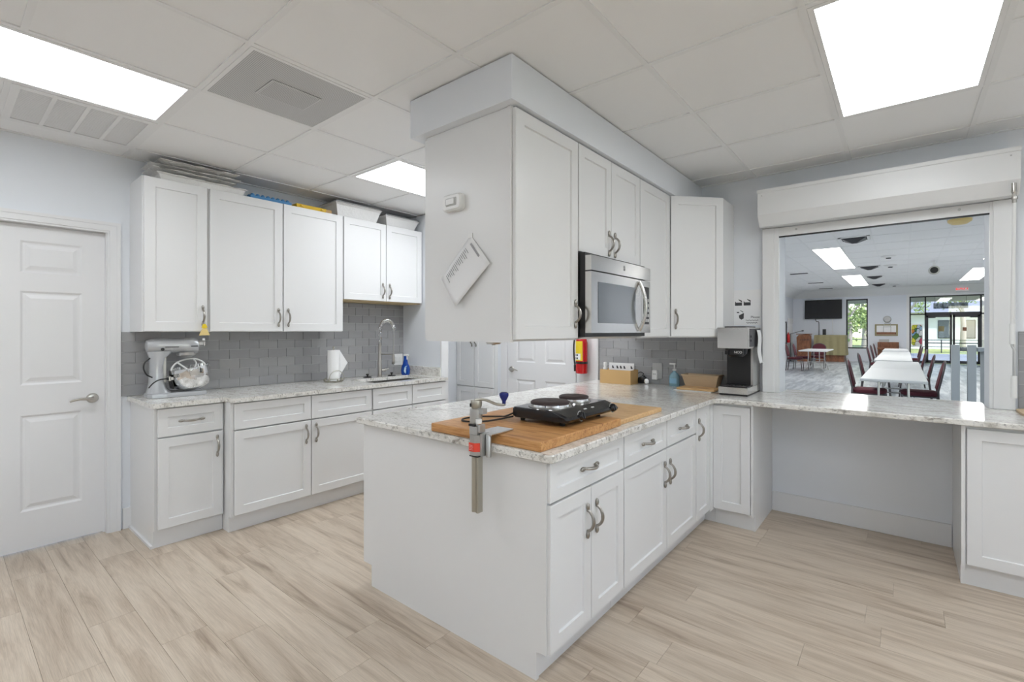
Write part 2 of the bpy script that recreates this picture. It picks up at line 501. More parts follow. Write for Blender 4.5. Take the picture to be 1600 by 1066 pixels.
part('window_frame', B().box(XR + 0.02, XR + 0.08, -0.2, -0.15, 0.95, 2.1).box(XR + 0.02, XR + 0.08, 1.45, 1.5, 0.95, 2.1).box(XR + 0.02, XR + 0.08, -0.15, 1.45, 0.95, 1.0).box(XR + 0.02, XR + 0.08, -0.15, 1.45, 2.05, 2.1).box(XR + 0.03, XR + 0.07, 0.63, 0.67, 1.0, 2.05), 'trim', w)
# soffit above the peninsula cabinets
struct('trim_1', B().box(-2.007, -1.317, 1.602, YF, 2.389, ZC - 0.002), 'wall')
# baseboards
struct('baseboard_front', B().box(-0.785, 0.237, YF - 0.016, YF, 0.0, 0.145), 'trim', 0.003)
struct('baseboard_left', B().box(XW, XW + 0.016, YB, -0.25, 0, 0.145).box(XW, XW + 0.016, 0.845, 0.893, 0, 0.145), 'trim', 0.003)

# ------------------------------------------------------------------ doors in the setting
def panel_door(w, h, cols, rows, t=0.035, dep=0.008):
    """slab in x 0..w, z 0..h, front at y=-t, moulded raised panels in every col x row cell"""
    b = B()
    xs = sorted({0, w} | {a for c in cols for a in c}); zs = sorted({0, h} | {a for r in rows for a in r})
    for i in range(len(xs) - 1):
        for j in range(len(zs) - 1):
            x0, x1, z0, z1 = xs[i], xs[i + 1], zs[j], zs[j + 1]
            if (x0, x1) in cols and (z0, z1) in rows:
                rg = []
                for ins, d in ((0, 0), (0.012, dep), (0.022, dep), (0.045, 0.001)):
                    rg.append([(x0 + ins, -t + d, z0 + ins), (x1 - ins, -t + d, z0 + ins), (x1 - ins, -t + d, z1 - ins), (x0 + ins, -t + d, z1 - ins)])
                b.rings(rg, False, True, False)
            else:
                b.quad([(x0, -t, z0), (x1, -t, z0), (x1, -t, z1), (x0, -t, z1)], [(0, 1, 2, 3)])
    b.quad([(0, -t, 0), (w, -t, 0), (w, -t, h), (0, -t, h), (0, 0, 0), (w, 0, 0), (w, 0, h), (0, 0, h)], [(4, 5, 1, 0), (5, 6, 2, 1), (6, 7, 3, 2), (7, 4, 0, 3), (7, 6, 5, 4)])
    return b
def xf(b, Mx):
    b.v = [tuple(Mx @ Vector(p)) for p in b.v]; return b
def lever(Mx, s):
    b = B()
    b.lathe([(0.033, 0), (0.033, 0.004), (0.026, 0.012), (0.012, 0.014), (0.011, 0.045), (0.0, 0.045)][:5], n=20, T=Mx @ RX(R(90)))
    b.v += []
    pts = [(0, -0.045, 0), (s * 0.03, -0.052, 0.001), (s * 0.07, -0.052, 0.004), (s * 0.105, -0.050, -0.003), (s * 0.12, -0.048, -0.010)]
    b.tube([Mx @ Vector(p) for p in pts], [0.010, 0.010, 0.008, 0.007, 0.006], 8)
    return b
six_rows = [(0.24, 0.84), (1.03, 1.62), (1.735, 1.935)]
# left hinged door
Md = T((-4.275 + 0.0, -0.155, 0.008)) @ RZ(R(90))
bd = panel_door(0.912, 2.035, [(0.118, 0.408), (0.506, 0.796)], six_rows)
d1 = struct('door_1', xf(bd, Md), 'trim')
part('door_handle', lever(T((-4.24, 0.693, 0.925)) @ RZ(R(90)), -1), 'nickel', d1, label='brushed nickel lever handle')
b = B()
for x0, x1, w0, w1 in ((XW - 0.12, XW + 0.002, 0.757, 0.775),):
    b.box(XW - 0.15, XW + 0.002, 0.757, 0.775, 0, 2.06).box(XW - 0.15, XW + 0.002, -0.175, -0.157, 0, 2.06).box(XW - 0.15, XW + 0.002, -0.157, 0.757, 2.046, 2.06)
    b.box(XW - 0.105, XW - 0.0715 + 0.03, 0.747, 0.757, 0, 2.05)
for o0, o1, pr in ((0.0, 0.070, 0.012), (0.012, 0.062, 0.018), (0.05, 0.0708, 0.022)):
    b.box(XW, XW + pr, 0.762 + o0, 0.762 + o1, 0, 2.047 + o0)
    b.box(XW, XW + pr, -0.162 - o1, -0.162 - o0, 0, 2.047 + o0)
    b.box(XW, XW + pr, -0.162 - o1, 0.762 + o1, 2.047 + o0, 2.047 + o1)
part('door_casing', b, 'trim', d1)
# far door in the pass-through wall
Md = T((-3.43, YF - 0.002, 0.008))
bd = panel_door(0.885, 2.035, [(0.12, 0.38), (0.505, 0.765)], six_rows, 0.02)
d2 = struct('door_2', xf(bd, Md), 'trim')
part('door_handle', lever(T((-3.375, YF - 0.022, 0.955)), 1), 'nickel', d2, label='brushed nickel lever handle')
part('door_casing', B().box(-3.535, -3.445, YF - 0.024, YF, 0, 2.06).box(-3.445, -3.432, YF - 0.012, YF, 0, 2.06).box(-2.543, -2.50, YF - 0.012, YF, 0, 2.06).box(-3.535, -2.50, YF - 0.024, YF, 2.06, 2.15), 'trim', d2, bevel=0.003)
struct('trim_2', B().box(-2.498, -2.290, YF - 0.03, YF, 0.0, 2.30), 'trim', 0.003)

# ------------------------------------------------------------------ ceiling: tiles, grid
def cuts(start, step, lo, hi):
    g = []
    k = math.floor((lo - start) / step) - 1
    while start + k * step < hi + step:
        g.append(start + k * step); k += 1
    return g
GX = cuts(-0.295, 0.6105, XW, XR); GY = cuts(0.85, 0.612, YB, YF)
lamps = [(-3.3475, -0.374), (-3.3475, 2.074), (-0.295, 2.074), (-0.295, -0.374), (-3.3475, -2.21), (-0.295, -2.21), (1.5365, -0.374), (1.5365, 2.074), (-2.737, 2.686)]  # first three panels are seen; the rest are unseen, added for brightness
def in_lamp(x, y):
    return any(lx - 0.01 < x < lx + 0.62 and ly - 0.01 < y < ly + 1.24 for lx, ly in lamps)
ceil = struct('ceiling', B().box(XW - 0.15, XR + 0.15, YB - 0.15, YF, 2.63, 2.66), 'void')
bg = B(); nt = 0
for i in range(len(GX) - 1):
    for j in range(len(GY) - 1):
        x0, x1, y0, y1 = GX[i], GX[i + 1], GY[j], GY[j + 1]
        cx, cy = (x0 + x1) / 2, (y0 + y1) / 2
        a0, a1, c0, c1 = max(x0, XW), min(x1, XR), max(y0, YB), min(y1, YF)
        if a1 - a0 < 0.02 or c1 - c0 < 0.02: continue
        if in_lamp(cx, cy) or (-2.74 < cx < -2.12 and 0.85 < cy < 1.47) or (-3.96 < cx < -3.35 and 0.23 < cy < 0.85): continue
        me = B().box(a0 + 0.010, a1 - 0.010, c0 + 0.010, c1 - 0.010, ZC + 0.005 + random.random() * 0.001, ZC + 0.018).mesh('ceiling_tile')
        me.materials.append(M['tile_ceiling'])
        o = bpy.data.objects.new('ceiling_tile', me); COL.objects.link(o); o.parent = ceil
def spans(lo, hi, blocked):
    out = []; a = lo
    for p, q in sorted(blocked):
        if p > a: out.append((a, p))
        a = max(a, q)
    if a < hi: out.append((a, hi))
    return out
for x in GX:
    if XW < x < XR: bg.box(x - 0.012, x + 0.012, YB, YF, ZC, ZC + 0.02)
for y in GY:
    if YB < y < YF:
        for p, q in spans(XW, XR, [(lx, lx + 0.6105) for lx, ly in lamps if ly + 0.1 < y < ly + 1.13]):
            bg.box(p, q, y - 0.012, y + 0.012, ZC - 0.0005, ZC + 0.02)
bg.box(XW, XW + 0.022, YB, YF, ZC - 0.001, ZC + 0.02).box(XW, XR, YF - 0.022, YF, ZC - 0.001, ZC + 0.02).box(XR - 0.022, XR, YB, YF, ZC - 0.001, ZC + 0.02).box(XW, XR, YB, YB + 0.022, ZC - 0.001, ZC + 0.02)
part('ceiling_grid', bg, 'grid', ceil)

def troffer(x0, y0, w, l, z, label, group, lens='lens', tag='ceiling_light'):
    t = thing(tag, label, 'ceiling light', (x0 + w / 2, y0 + l / 2, z), 0, group)
    e = 0.034
    b = B().box(x0 + 0.013, x0 + w - 0.013, y0 + 0.013, y0 + e, z - 0.002, z + 0.012).box(x0 + 0.013, x0 + w - 0.013, y0 + l - e, y0 + l - 0.013, z - 0.002, z + 0.012)
    b.box(x0 + 0.013, x0 + e, y0 + e, y0 + l - e, z - 0.002, z + 0.012).box(x0 + w - e, x0 + w - 0.013, y0 + e, y0 + l - e, z - 0.002, z + 0.012)
    part('frame', b, 'grid', t, True)
    part('lens', B().box(x0 + e, x0 + w - e, y0 + e, y0 + l - e, z + 0.001, z + 0.006), lens, t, True)
klab = ['flat white panel light beside the louvred air grille', 'flat white panel light above the sink wall cabinets', 'flat white panel light in front of the roller shutter', 'unseen added white panel light over the open kitchen floor', 'unseen added white panel light between the left wall and the back wall', 'unseen added white panel light before the back wall', 'unseen added white panel light beside the kitchen window', 'unseen added white panel light between window wall and serving hatch', 'unseen added white panel light behind the peninsula soffit']
for k, (x, y) in enumerate(lamps):
    troffer(x, y, 0.6105, 1.224, ZC, klab[k], 'kitchen ceiling panel lights')

# return grille with a perforated face
t = thing('return_air_grille', 'square grey perforated ceiling grille with a raised centre plate', 'vent', (-2.43, 1.157, ZC))
x0, x1, y0, y1 = -2.7365, -2.127, 0.85, 1.462
part('frame', B().box(x0 + 0.012, x1 - 0.012, y0 + 0.012, y0 + 0.03, ZC - 0.003, ZC + 0.01).box(x0 + 0.012, x1 - 0.012, y1 - 0.03, y1 - 0.012, ZC - 0.003, ZC + 0.01).box(x0 + 0.012, x0 + 0.03, y0 + 0.03, y1 - 0.03, ZC - 0.003, ZC + 0.01).box(x1 - 0.03, x1 - 0.012, y0 + 0.03, y1 - 0.03, ZC - 0.003, ZC + 0.01), 'grid', t, True)
part('perforated_face', B().box(x0 + 0.03, x1 - 0.03, y0 + 0.03, y1 - 0.03, ZC - 0.001, ZC + 0.01), 'perf', t, True)
rg = []
for ins, z in ((0, -0.001), (0.0, -0.006), (0.012, -0.010), (0.03, -0.010)):
    rg.append([(-2.53 + ins, 1.04 + ins, ZC + z), (-2.34 - ins, 1.04 + ins, ZC + z), (-2.34 - ins, 1.29 - ins, ZC + z), (-2.53 + ins, 1.29 - ins, ZC + z)])
part('centre_plate', B().rings(rg, True, True, False), 'perf', t, True)
# louvred supply grille
t = thing('louvred_grille', 'white louvred ceiling air grille with four bays beside the wall', 'vent', (-3.65, 0.54, ZC))
x0, x1, y0, y1 = -3.958, -3.348, 0.238, 0.85
fr = B()
fr.box(x0 + 0.012, x0 + 0.05, y0 + 0.012, y1 - 0.012, ZC - 0.004, ZC + 0.01).box(x1 - 0.05, x1 - 0.012, y0 + 0.012, y1 - 0.012, ZC - 0.004, ZC + 0.01)
yy = [y0 + 0.012, y0 + 0.045]
bays = []
wb = (y1 - y0 - 0.09 - 3 * 0.018) / 4
fr.box(x0 + 0.05, x1 - 0.05, y0 + 0.012, y0 + 0.045, ZC - 0.004, ZC + 0.01).box(x0 + 0.05, x1 - 0.05, y1 - 0.045, y1 - 0.012, ZC - 0.004, ZC + 0.01)
for k in range(4):
    a = y0 + 0.045 + k * (wb + 0.018); bays.append((a, a + wb))
    if k < 3: fr.box(x0 + 0.05, x1 - 0.05, a + wb, a + wb + 0.018, ZC - 0.003, ZC + 0.01)
part('frame', fr, 'grid', t, True)
for a, c in bays:
    bb = B()
    for k in range(36):
        xx = x0 + 0.056 + k * 0.0139
        bb.box(xx, xx + 0.009, a, c, ZC, ZC + 0.006, )
    o = part('louvre_bay', bb, 'grid', t, True)
part('backing', B().box(x0 + 0.012, x1 - 0.012, y0 + 0.012, y1 - 0.012, ZC + 0.012, ZC + 0.02), 'greyplastic', t, True)

# ------------------------------------------------------------------ backsplash tiles
def splash(parent, axis, plane, a0, a1, z0, top, sgn, tl=0.1524, th=0.0762):
    """running-bond tiles on a wall; top(a): upper edge of the tiled field at position a"""
    def bx(s0, s1, d0, d1, za, zb):
        p, q = plane + sgn * d0, plane + sgn * d1
        return B().box(p, q, s0, s1, za, zb) if axis == 'Y' else B().box(s0, s1, p, q, za, zb)
    r = 0; z = z0; g = 0.0014
    while True:
        a = a0 - (tl / 2 if r % 2 else 0); n_ = 0
        while a < a1 - 0.004:
            s0, s1 = max(a, a0), min(a + tl, a1)
            zt = min(z + th, top((s0 + s1) / 2))
            if s1 - s0 > 0.006 and zt - z > 0.008:
                me = bx(s0 + g, s1 - g, 0.003, 0.009, z + g, zt - g).mesh('wall_tile'); me.materials.append(M['subway'])
                o = bpy.data.objects.new('wall_tile', me); COL.objects.link(o); o.parent = parent; n_ += 1
            a += tl
        z += th; r += 1
        if not n_: break
    part('grout_bed', bx(a0, a1, 0, 0.004, z0, top(a0)), 'grout', parent)
splash(wall_left, 'Y', XW, 0.838, 3.249, 0.9235, lambda a: 1.371 if a < 2.34 else 1.654, 1)
part('grout_bed', B().box(XW, XW + 0.004, 2.34, 3.249, 1.371, 1.654), 'grout', wall_left)
splash(wall_front, 'X', YF, -2.288, -0.87, 0.9065, lambda a: 1.328, -1)
splash(wall_front, 'X', YF, 0.53, 1.25, 0.9065, lambda a: 1.375, -1)

# ------------------------------------------------------------------ cabinet parts
def shaker(w, h, rail=0.058, t=0.02, dep=0.009):
    b = B(); c = 0.002; rl = min(rail, h * 0.30, w * 0.30)
    def rect(i, y): return [(i, y, i), (w - i, y, i), (w - i, y, h - i), (i, y, h - i)]
    b.rings([rect(0, 0), rect(0, -t + c), rect(c, -t), rect(rl, -t), rect(rl + 0.003, -t + dep)], True, True, False)
    return b
def handle_mesh():
    b = B()
    for s in (-1, 1):
        b.ball((0, -0.006, s * 0.060), (0.0095, 0.008, 0.017), 10)
        b.ball((0, -0.007, s * 0.044), (0.007, 0.0075, 0.007), 8)
    pts = []; rr = []
    for k in range(13):
        u = -1 + 2 * k / 12
        pts.append((0, -0.006 - 0.028 * (1 - abs(u) ** 2.4), u * 0.046)); rr.append(0.0056 + 0.0026 * (1 - abs(u)))
    b.tube(pts, rr, 8)
    me = b.mesh('handle'); me.materials.append(M['pewter'])
    return me
HANDLE = handle_mesh()
def face_mx(side, a0, a1, z0, plane, t=0.02):
    if side == '+X': return T((plane - t, a0, z0)) @ RZ(R(90))
    if side == '-Y': return T((a0, plane + t, z0))
    if side == '-X': return T((plane + t, a1, z0)) @ RZ(R(-90))
def front(cab, side, a0, a1, z0, z1, plane, kind='door', handle=None, Mx=None, rail=0.058):
    """handle: None, or (fraction of width, height above z0, 'v' or 'h')"""
    w, h = a1 - a0, z1 - z0
    Mx = Mx or face_mx(side, a0, a1, z0, plane)
    off = T(-ORG[cab.name])
    o = part(kind, xf(shaker(w, h, rail), off @ Mx), 'white', cab)
    if handle:
        fx, hz, d = handle
        hd = bpy.data.objects.new('handle', HANDLE); COL.objects.link(hd); hd.parent = o
        y_ = -0.02 if fx < 0.3 or fx > 0.7 or d == 'v' else -0.011
        hd.matrix_basis = off @ Mx @ T((fx, y_, hz)) @ (RY(R(90)) if d == 'h' else Matrix())
    return o

# ---- left wall, base cabinets
ZL = 0.892
c = thing('base_cabinet', 'white shaker base cabinet with one drawer under the stand mixer', 'cabinet', (-3.92, 1.09, 0), 0, 'base cabinets along the sink wall')
part('body', B().box(XW + 0.001, -3.645, 0.895, 1.288, 0.11, ZL).box(XW + 0.001, -3.668, 0.895, 1.288, 0.0, 0.11), 'white', c, True)
part('end_panel', B().prism([(XW + 0.001, 0.0), (-3.664, 0.0), (-3.664, 0.112), (-3.640, 0.112), (-3.640, ZL), (XW + 0.001, ZL)], 0.889, 0.895, 'y'), 'white', c, True)
part('base_moulding', B().box(XW + 0.02, -3.664, 0.876, 0.889, 0.0, 0.018), 'trim', c, True)
front(c, '+X', 0.905, 1.275, 0.705, 0.882, -3.622, 'drawer', (0.185, 0.09, 'h'))
front(c, '+X', 0.905, 1.275, 0.122, 0.695, -3.622, 'door', (0.335, 0.475, 'v'))
c = thing('base_cabinet', 'wide white shaker base cabinet with two false drawers beside the drawer unit', 'cabinet', (-3.86, 1.84, 0), 0, 'base cabinets along the sink wall')
part('body', B().box(XW + 0.001, -3.532, 1.290, 2.392, 0.11, ZL).box(XW + 0.001, -3.565, 1.290, 2.392, 0.0, 0.11), 'white', c, True)
part('corner_post', B().box(-3.60, -3.520, 1.286, 1.304, 0.11, ZL - 0.001), 'white', c, True)
for a, e, hx in ((1.307, 1.846, 0.5), (1.852, 2.386, 0.035)):
    front(c, '+X', a, e, 0.705, 0.882, -3.505, 'drawer_front')
    front(c, '+X', a, e, 0.122, 0.695, -3.505, 'door', (hx, 0.475, 'v'))
c = thing('base_cabinet', 'white shaker sink base cabinet with two false drawers beside the stub wall', 'cabinet', (-3.86, 2.82, 0), 0, 'base cabinets along the sink wall')
part('body', B().box(XW + 0.001, -3.532, 2.395, 2.415, 0.11, ZL).box(XW + 0.001, -3.532, 3.22, 3.249, 0.11, ZL).box(XW + 0.001, XW + 0.02, 2.415, 3.22, 0.11, ZL).box(-3.552, -3.532, 2.415, 3.22, 0.11, ZL).box(XW + 0.02, -3.552, 2.415, 3.22, 0.11, 0.13).box(XW + 0.001, -3.565, 2.395, 3.249, 0.0, 0.11), 'white', c, True)
for a, e, hx in ((2.40, 2.818, 0.38), (2.824, 3.240, 0.035)):
    front(c, '+X', a, e, 0.705, 0.882, -3.505, 'drawer_front')
    front(c, '+X', a, e, 0.122, 0.695, -3.505, 'door', (hx, 0.475, 'v'))

# ---- left countertop with the sink cut-out (built as strips around the bowl)
SX0, SX1, SY0, SY1 = -3.98, -3.585, 2.47, 3.14
ct = thing('countertop', 'pale speckled granite countertop with undermount sink along the tiled wall', 'countertop', (-3.85, 2.0, ZL))
b = B()
b.prism([(XW + 0.001, 0.872), (-3.605, 0.872), (-3.600, 0.880), (-3.600, 1.280), (-3.49, 1.290), (-3.485, 1.296), (-3.485, SY0), (XW + 0.001, SY0)], ZL, 0.922)
b.box(XW + 0.001, SX0, SY0, SY1, ZL, 0.922).box(SX1, -3.485, SY0, SY1, ZL, 0.922)
b.box(XW + 0.001, -3.485, SY1, 3.249, ZL, 0.922)
part('slab', b, 'granite', ct, True)
part('side_splash', B().box(XW + 0.01, -3.585, 3.228, 3.249, 0.9225, 1.012), 'granite', ct, True)
b = B()
zb = 0.72
b.box(SX0 - 0.003, SX0, SY0, SY1, zb, ZL).box(SX1, SX1 + 0.003, SY0, SY1, zb, ZL).box(SX0, SX1, SY0 - 0.003, SY0, zb, ZL).box(SX0, SX1, SY1, SY1 + 0.003, zb, ZL).box(SX0, SX1, SY0, SY1, zb - 0.003, zb)
sk = thing('sink', 'stainless steel undermount sink in the granite counter', 'sink', (-3.78, 2.8, 0.717))
part('bowl', b, 'steel', sk, True)
part('drain', B().lathe([(0.045, 0), (0.045, 0.003), (0.03, 0.004)], (-3.78, 2.8, zb)), 'chrome', sk, True)

# ---- left wall, upper cabinets
ZU0, ZU1, XF = 1.372, 2.410, -3.87
g = 'wall cabinets along the sink wall'
c = thing('wall_cabinet', 'single-door white wall cabinet above the stand mixer', 'cabinet', (-4.04, 1.08, ZU0), 0, g)
part('body', B().box(XW + 0.001, XF - 0.022, 0.885, 1.268, ZU0, ZU1), 'white', c, True)
front(c, '+X', 0.892, 1.262, ZU0 + 0.004, ZU1 - 0.004, XF, 'door', (0.34, 0.11, 'v'), rail=0.062)
c = thing('wall_cabinet', 'double-door tall white wall cabinet above the paper towels', 'cabinet', (-4.04, 1.8, ZU0), 0, g)
part('body', B().box(XW + 0.001, XF - 0.022, 1.270, 2.338, ZU0, ZU1), 'white', c, True)
front(c, '+X', 1.280, 1.800, ZU0 + 0.004, ZU1 - 0.004, XF, 'door', (0.487, 0.11, 'v'), rail=0.062)
front(c, '+X', 1.810, 2.334, ZU0 + 0.004, ZU1 - 0.004, XF, 'door', (0.035, 0.11, 'v'), rail=0.062)
c = thing('wall_cabinet', 'short double-door white wall cabinet above the sink', 'cabinet', (-4.04, 2.79, 1.672), 0, g)
part('body', B().box(XW + 0.001, XF - 0.022, 2.340, 3.240, 1.672, ZU1), 'white', c, True)
part('underside', B().box(XW + 0.012, XF - 0.03, 2.345, 3.235, 1.655, 1.672), 'sill', c, True, label='bare tan wood underside')
front(c, '+X', 2.346, 2.794, 1.665, ZU1 - 0.004, XF, 'door', (0.41, 0.10, 'v'))
front(c, '+X', 2.800, 3.236, 1.665, ZU1 - 0.004, XF, 'door', (0.035, 0.10, 'v'))

# ---- pantry beyond the stub wall
c = thing('pantry_cabinet', 'tall white pantry cabinet recessed behind the stub wall by the far door', 'cabinet', (-3.9, 4.3, 0))
part('body', B().box(XW + 0.001, -3.602, 4.072, 4.54, 0.0, 2.298), 'white', c, True)
for a, e, hx in ((XW + 0.005, -3.903, 0.262), (-3.897, -3.606, 0.03)):
    front(c, '-Y', a, e, 0.73, 2.28, 4.05, 'door', (hx, 0.54, 'v'))
    front(c, '-Y', a, e, 0.11, 0.72, 4.05, 'door')

# ------------------------------------------------------------------ peninsula
PT = 0.873
c = thing('end_panel', 'plain white end panel of the peninsula with notched toe corners', 'panel', (-1.68, 1.52, 0))
part('board', B().prism([(-2.222, 0.0), (-1.118, 0.0), (-1.118, 0.112), (-1.072, 0.119), (-1.072, PT), (-2.295, PT), (-2.295, 0.112), (-2.222, 0.112)], 1.511, 1.529, 'y'), 'white', c, True)
part('edge_strip', B().box(-1.088, -1.066, 1.507, 1.511, 0.119, PT), 'white', c, True)
g = 'base cabinets of the peninsula'
PX, PF = -1.072, -1.050
c = thing('base_cabinet', 'white peninsula base cabinet with one drawer over two doors', 'cabinet', (-1.6, 1.83, 0), 0, g)
part('body', B().box(-2.27, PX, 1.530, 2.138, 0.112, PT).box(-2.20, -1.125, 1.530, 2.138, 0, 0.112), 'white', c, True)
front(c, '+X', 1.513, 2.133, 0.710, 0.866, PF, 'drawer', (0.305, 0.078, 'h'))
front(c, '+X', 1.513, 1.822, 0.124, 0.700, PF, 'door', (0.272, 0.44, 'v'))
front(c, '+X', 1.828, 2.133, 0.124, 0.700, PF, 'door', (0.035, 0.44, 'v'))
c = thing('base_cabinet', 'white peninsula base cabinet with two drawers side by side', 'cabinet', (-1.6, 2.66, 0), 0, g)
part('body', B().box(-2.27, PX, 2.140, 3.183, 0.112, PT).box(-2.20, -1.125, 2.140, 3.183, 0, 0.112), 'white', c, True)
for a, e, hx in ((2.145, 2.676, 0.495), (2.686, 3.176, 0.035)):
    front(c, '+X', a, e, 0.710, 0.866, PF, 'drawer', ((e - a) / 2, 0.078, 'h'))
    front(c, '+X', a, e, 0.124, 0.700, PF, 'door', (hx, 0.44, 'v'))
c = thing('base_cabinet', 'narrow white corner base cabinet with one full-height door and handle', 'cabinet', (-1.6, 3.5, 0), 0, g)
part('body', B().box(-2.27, PX, 3.185, 4.10, 0.112, PT).box(-2.20, -1.125, 3.185, 4.10, 0, 0.112).box(-1.126, -1.047, 3.592, 4.10, 0, 0.112).box(PX, -1.047, 3.464, 4.10, 0.112, PT), 'white', c, True)
front(c, '+X', 3.190, 3.458, 0.124, 0.866, PF, 'door', (0.035, 0.60, 'v'), rail=0.055)
c = thing('base_cabinet', 'white base cabinet without handle under the coffee maker', 'cabinet', (-0.92, 3.84, 0), 0, g)
part('body', B().box(-1.045, -0.801, 3.546, 4.12, 0.112, PT).box(-1.045, -0.801, 3.592, 4.12, 0, 0.112), 'white', c, True)
part('side_panel', B().prism([(3.588, 0.0), (4.128, 0.0), (4.128, PT), (3.525, PT), (3.525, 0.112), (3.588, 0.112)], -0.800, -0.786, 'x'), 'white', c, True)
front(c, '-Y', -1.046, -0.805, 0.124, 0.853, 3.525, 'door')
c = thing('base_cabinet', 'white base cabinet right of the open knee space', 'cabinet', (0.7, 3.83, 0), 0, g)
part('body', B().box(0.256, 1.25, 3.545, 4.12, 0.112, PT).box(0.256, 1.25, 3.575, 4.12, 0, 0.112), 'white', c, True)
part('side_panel', B().prism([(3.572, 0.0), (4.128, 0.0), (4.128, PT), (3.527, PT), (3.527, 0.112), (3.572, 0.112)], 0.240, 0.256, 'x'), 'white', c, True)
front(c, '-Y', 0.262, 0.560, 0.124, 0.853, 3.525, 'door')
front(c, '-Y', 0.566, 0.900, 0.124, 0.853, 3.525, 'door')
front(c, '-Y', 0.906, 1.240, 0.124, 0.853, 3.525, 'door')

# countertop of the peninsula and the pass-through
def arc(cx, cy, r, a0, a1, n=6):
    return [(cx + r * math.cos(R(a0 + (a1 - a0) * k / n)), cy + r * math.sin(R(a0 + (a1 - a0) * k / n))) for k in range(n + 1)]
ct = thing('countertop', 'L-shaped pale speckled granite countertop of the peninsula and serving hatch', 'countertop', (-1.2, 2.8, PT))
XE, YE_ = -1.022, 3.492
poly = [(-2.315, 1.478)] + arc(XE - 0.03, 1.508, 0.03, -90, 0) + arc(XE + 0.06, YE_ - 0.06, 0.06, 180, 90) + [(1.25, YE_), (1.25, YF - 0.0005), (OX1 - 0.001, YF - 0.0005), (OX1 - 0.001, 4.42), (OX0 + 0.001, 4.42), (OX0 + 0.001, YF - 0.0005), (-2.315, YF - 0.0005)]
def inset(poly, d):
    n = len(poly); out = []
    for i in range(n):
        p0, p1, p2 = Vector(poly[i - 1]), Vector(poly[i]), Vector(poly[(i + 1) % n])
        n1 = (p1 - p0).normalized(); n2 = (p2 - p1).normalized()
        a = Vector((-n1.y, n1.x)); c_ = Vector((-n2.y, n2.x)); h = (a + c_)
        h = h / max(h.dot(a), 0.2) if h.length > 1e-6 else a
        out.append(tuple(p1 + h * d))
    return out
inn = inset(poly, 0.005)
b = B().rings([[(x, y, PT) for x, y in inn], [(x, y, PT + 0.004) for x, y in poly], [(x, y, 0.900) for x, y in poly], [(x, y, 0.905) for x, y in inn]], True, True, False)
part('slab', b, 'granite', ct, True)

# ---- upper cabinets over the peninsula
U0, U1, UF = 1.325, 2.388, -1.338
g = 'wall cabinets over the peninsula'
c = thing('wall_cabinet', 'white wall cabinet with plain end panel at the free end of the peninsula', 'cabinet', (-1.65, 1.92, U0), 0, g)
part('body', B().box(-1.930, -1.362, 1.668, 2.188, U0 + 0.004, U1), 'white', c, True)
part('end_panel', B().box(-1.934, -1.360, 1.651, 1.667, U0, U1), 'white', c, True)
part('edge_strip', B().box(-1.378, -1.360, 1.646, 1.651, U0, U1), 'white', c, True)
front(c, '+X', 1.658, 2.184, U0 + 0.012, U1 - 0.008, UF, 'door', (0.493, 0.13, 'v'), rail=0.062)
front(c, '-X', 1.656, 2.184, U0 + 0.012, U1 - 0.008, -1.955, 'door')
c = thing('wall_cabinet', 'short two-door white cabinet above the microwave', 'cabinet', (-1.65, 2.57, 1.80), 0, g)
part('body', B().box(-1.930, -1.362, 2.190, 2.956, 1.800, U1), 'white', c, True)
front(c, '+X', 2.194, 2.556, 1.804, U1 - 0.008, UF, 'door', (0.328, 0.085, 'v'))
front(c, '+X', 2.562, 2.952, 1.804, U1 - 0.008, UF, 'door', (0.035, 0.085, 'v'))
c = thing('wall_cabinet', 'white wall cabinet between the microwave and the diagonal corner cabinet', 'cabinet', (-1.65, 3.22, U0), 0, g)
part('body', B().box(-1.930, -1.362, 2.958, 3.486, U0 + 0.004, U1), 'white', c, True)
front(c, '+X', 2.963, 3.474, U0 + 0.012, U1 - 0.008, UF, 'door')
c = thing('wall_cabinet', 'white corner wall cabinet with a diagonal door above the coffee maker', 'cabinet', (-1.5, 3.8, U0), 0, g)
part('body', B().prism([(-1.930, 3.488), (-1.352, 3.488), (-1.062, 3.806), (-1.062, YF - 0.001), (-1.930, YF - 0.001)], U0 + 0.004, U1), 'white', c, True)
ang = math.atan2(3.806 - 3.488, -1.062 + 1.352)
wd = math.hypot(0.29, 0.318) - 0.012
Mx = T((-1.352, 3.488, U0 + 0.012)) @ RZ(ang) @ T((0.008, 0.0, 0))
front(c, None, 0, wd, 0, U1 - U0 - 0.02, 0, 'door', (0.035, 0.13, 'v'), Mx=Mx)
# under-cabinet puck light
t = thing('puck_light', 'round metal puck light under the peninsula end cabinet', 'light', (-1.775, 2.00, U0 - 0.024))
part('housing', B().lathe([(0.062, 0.028), (0.060, 0.020), (0.044, 0.012), (0.038, 0.003), (0.012, 0.001)], (-1.775, 2.00, U0 - 0.024), 28), 'nickel', t, True)
part('screw_cap', B().lathe([(0.011, 0), (0.011, 0.004)], (-1.775, 2.00, U0 - 0.027), 12), 'oldsteel', t, True)

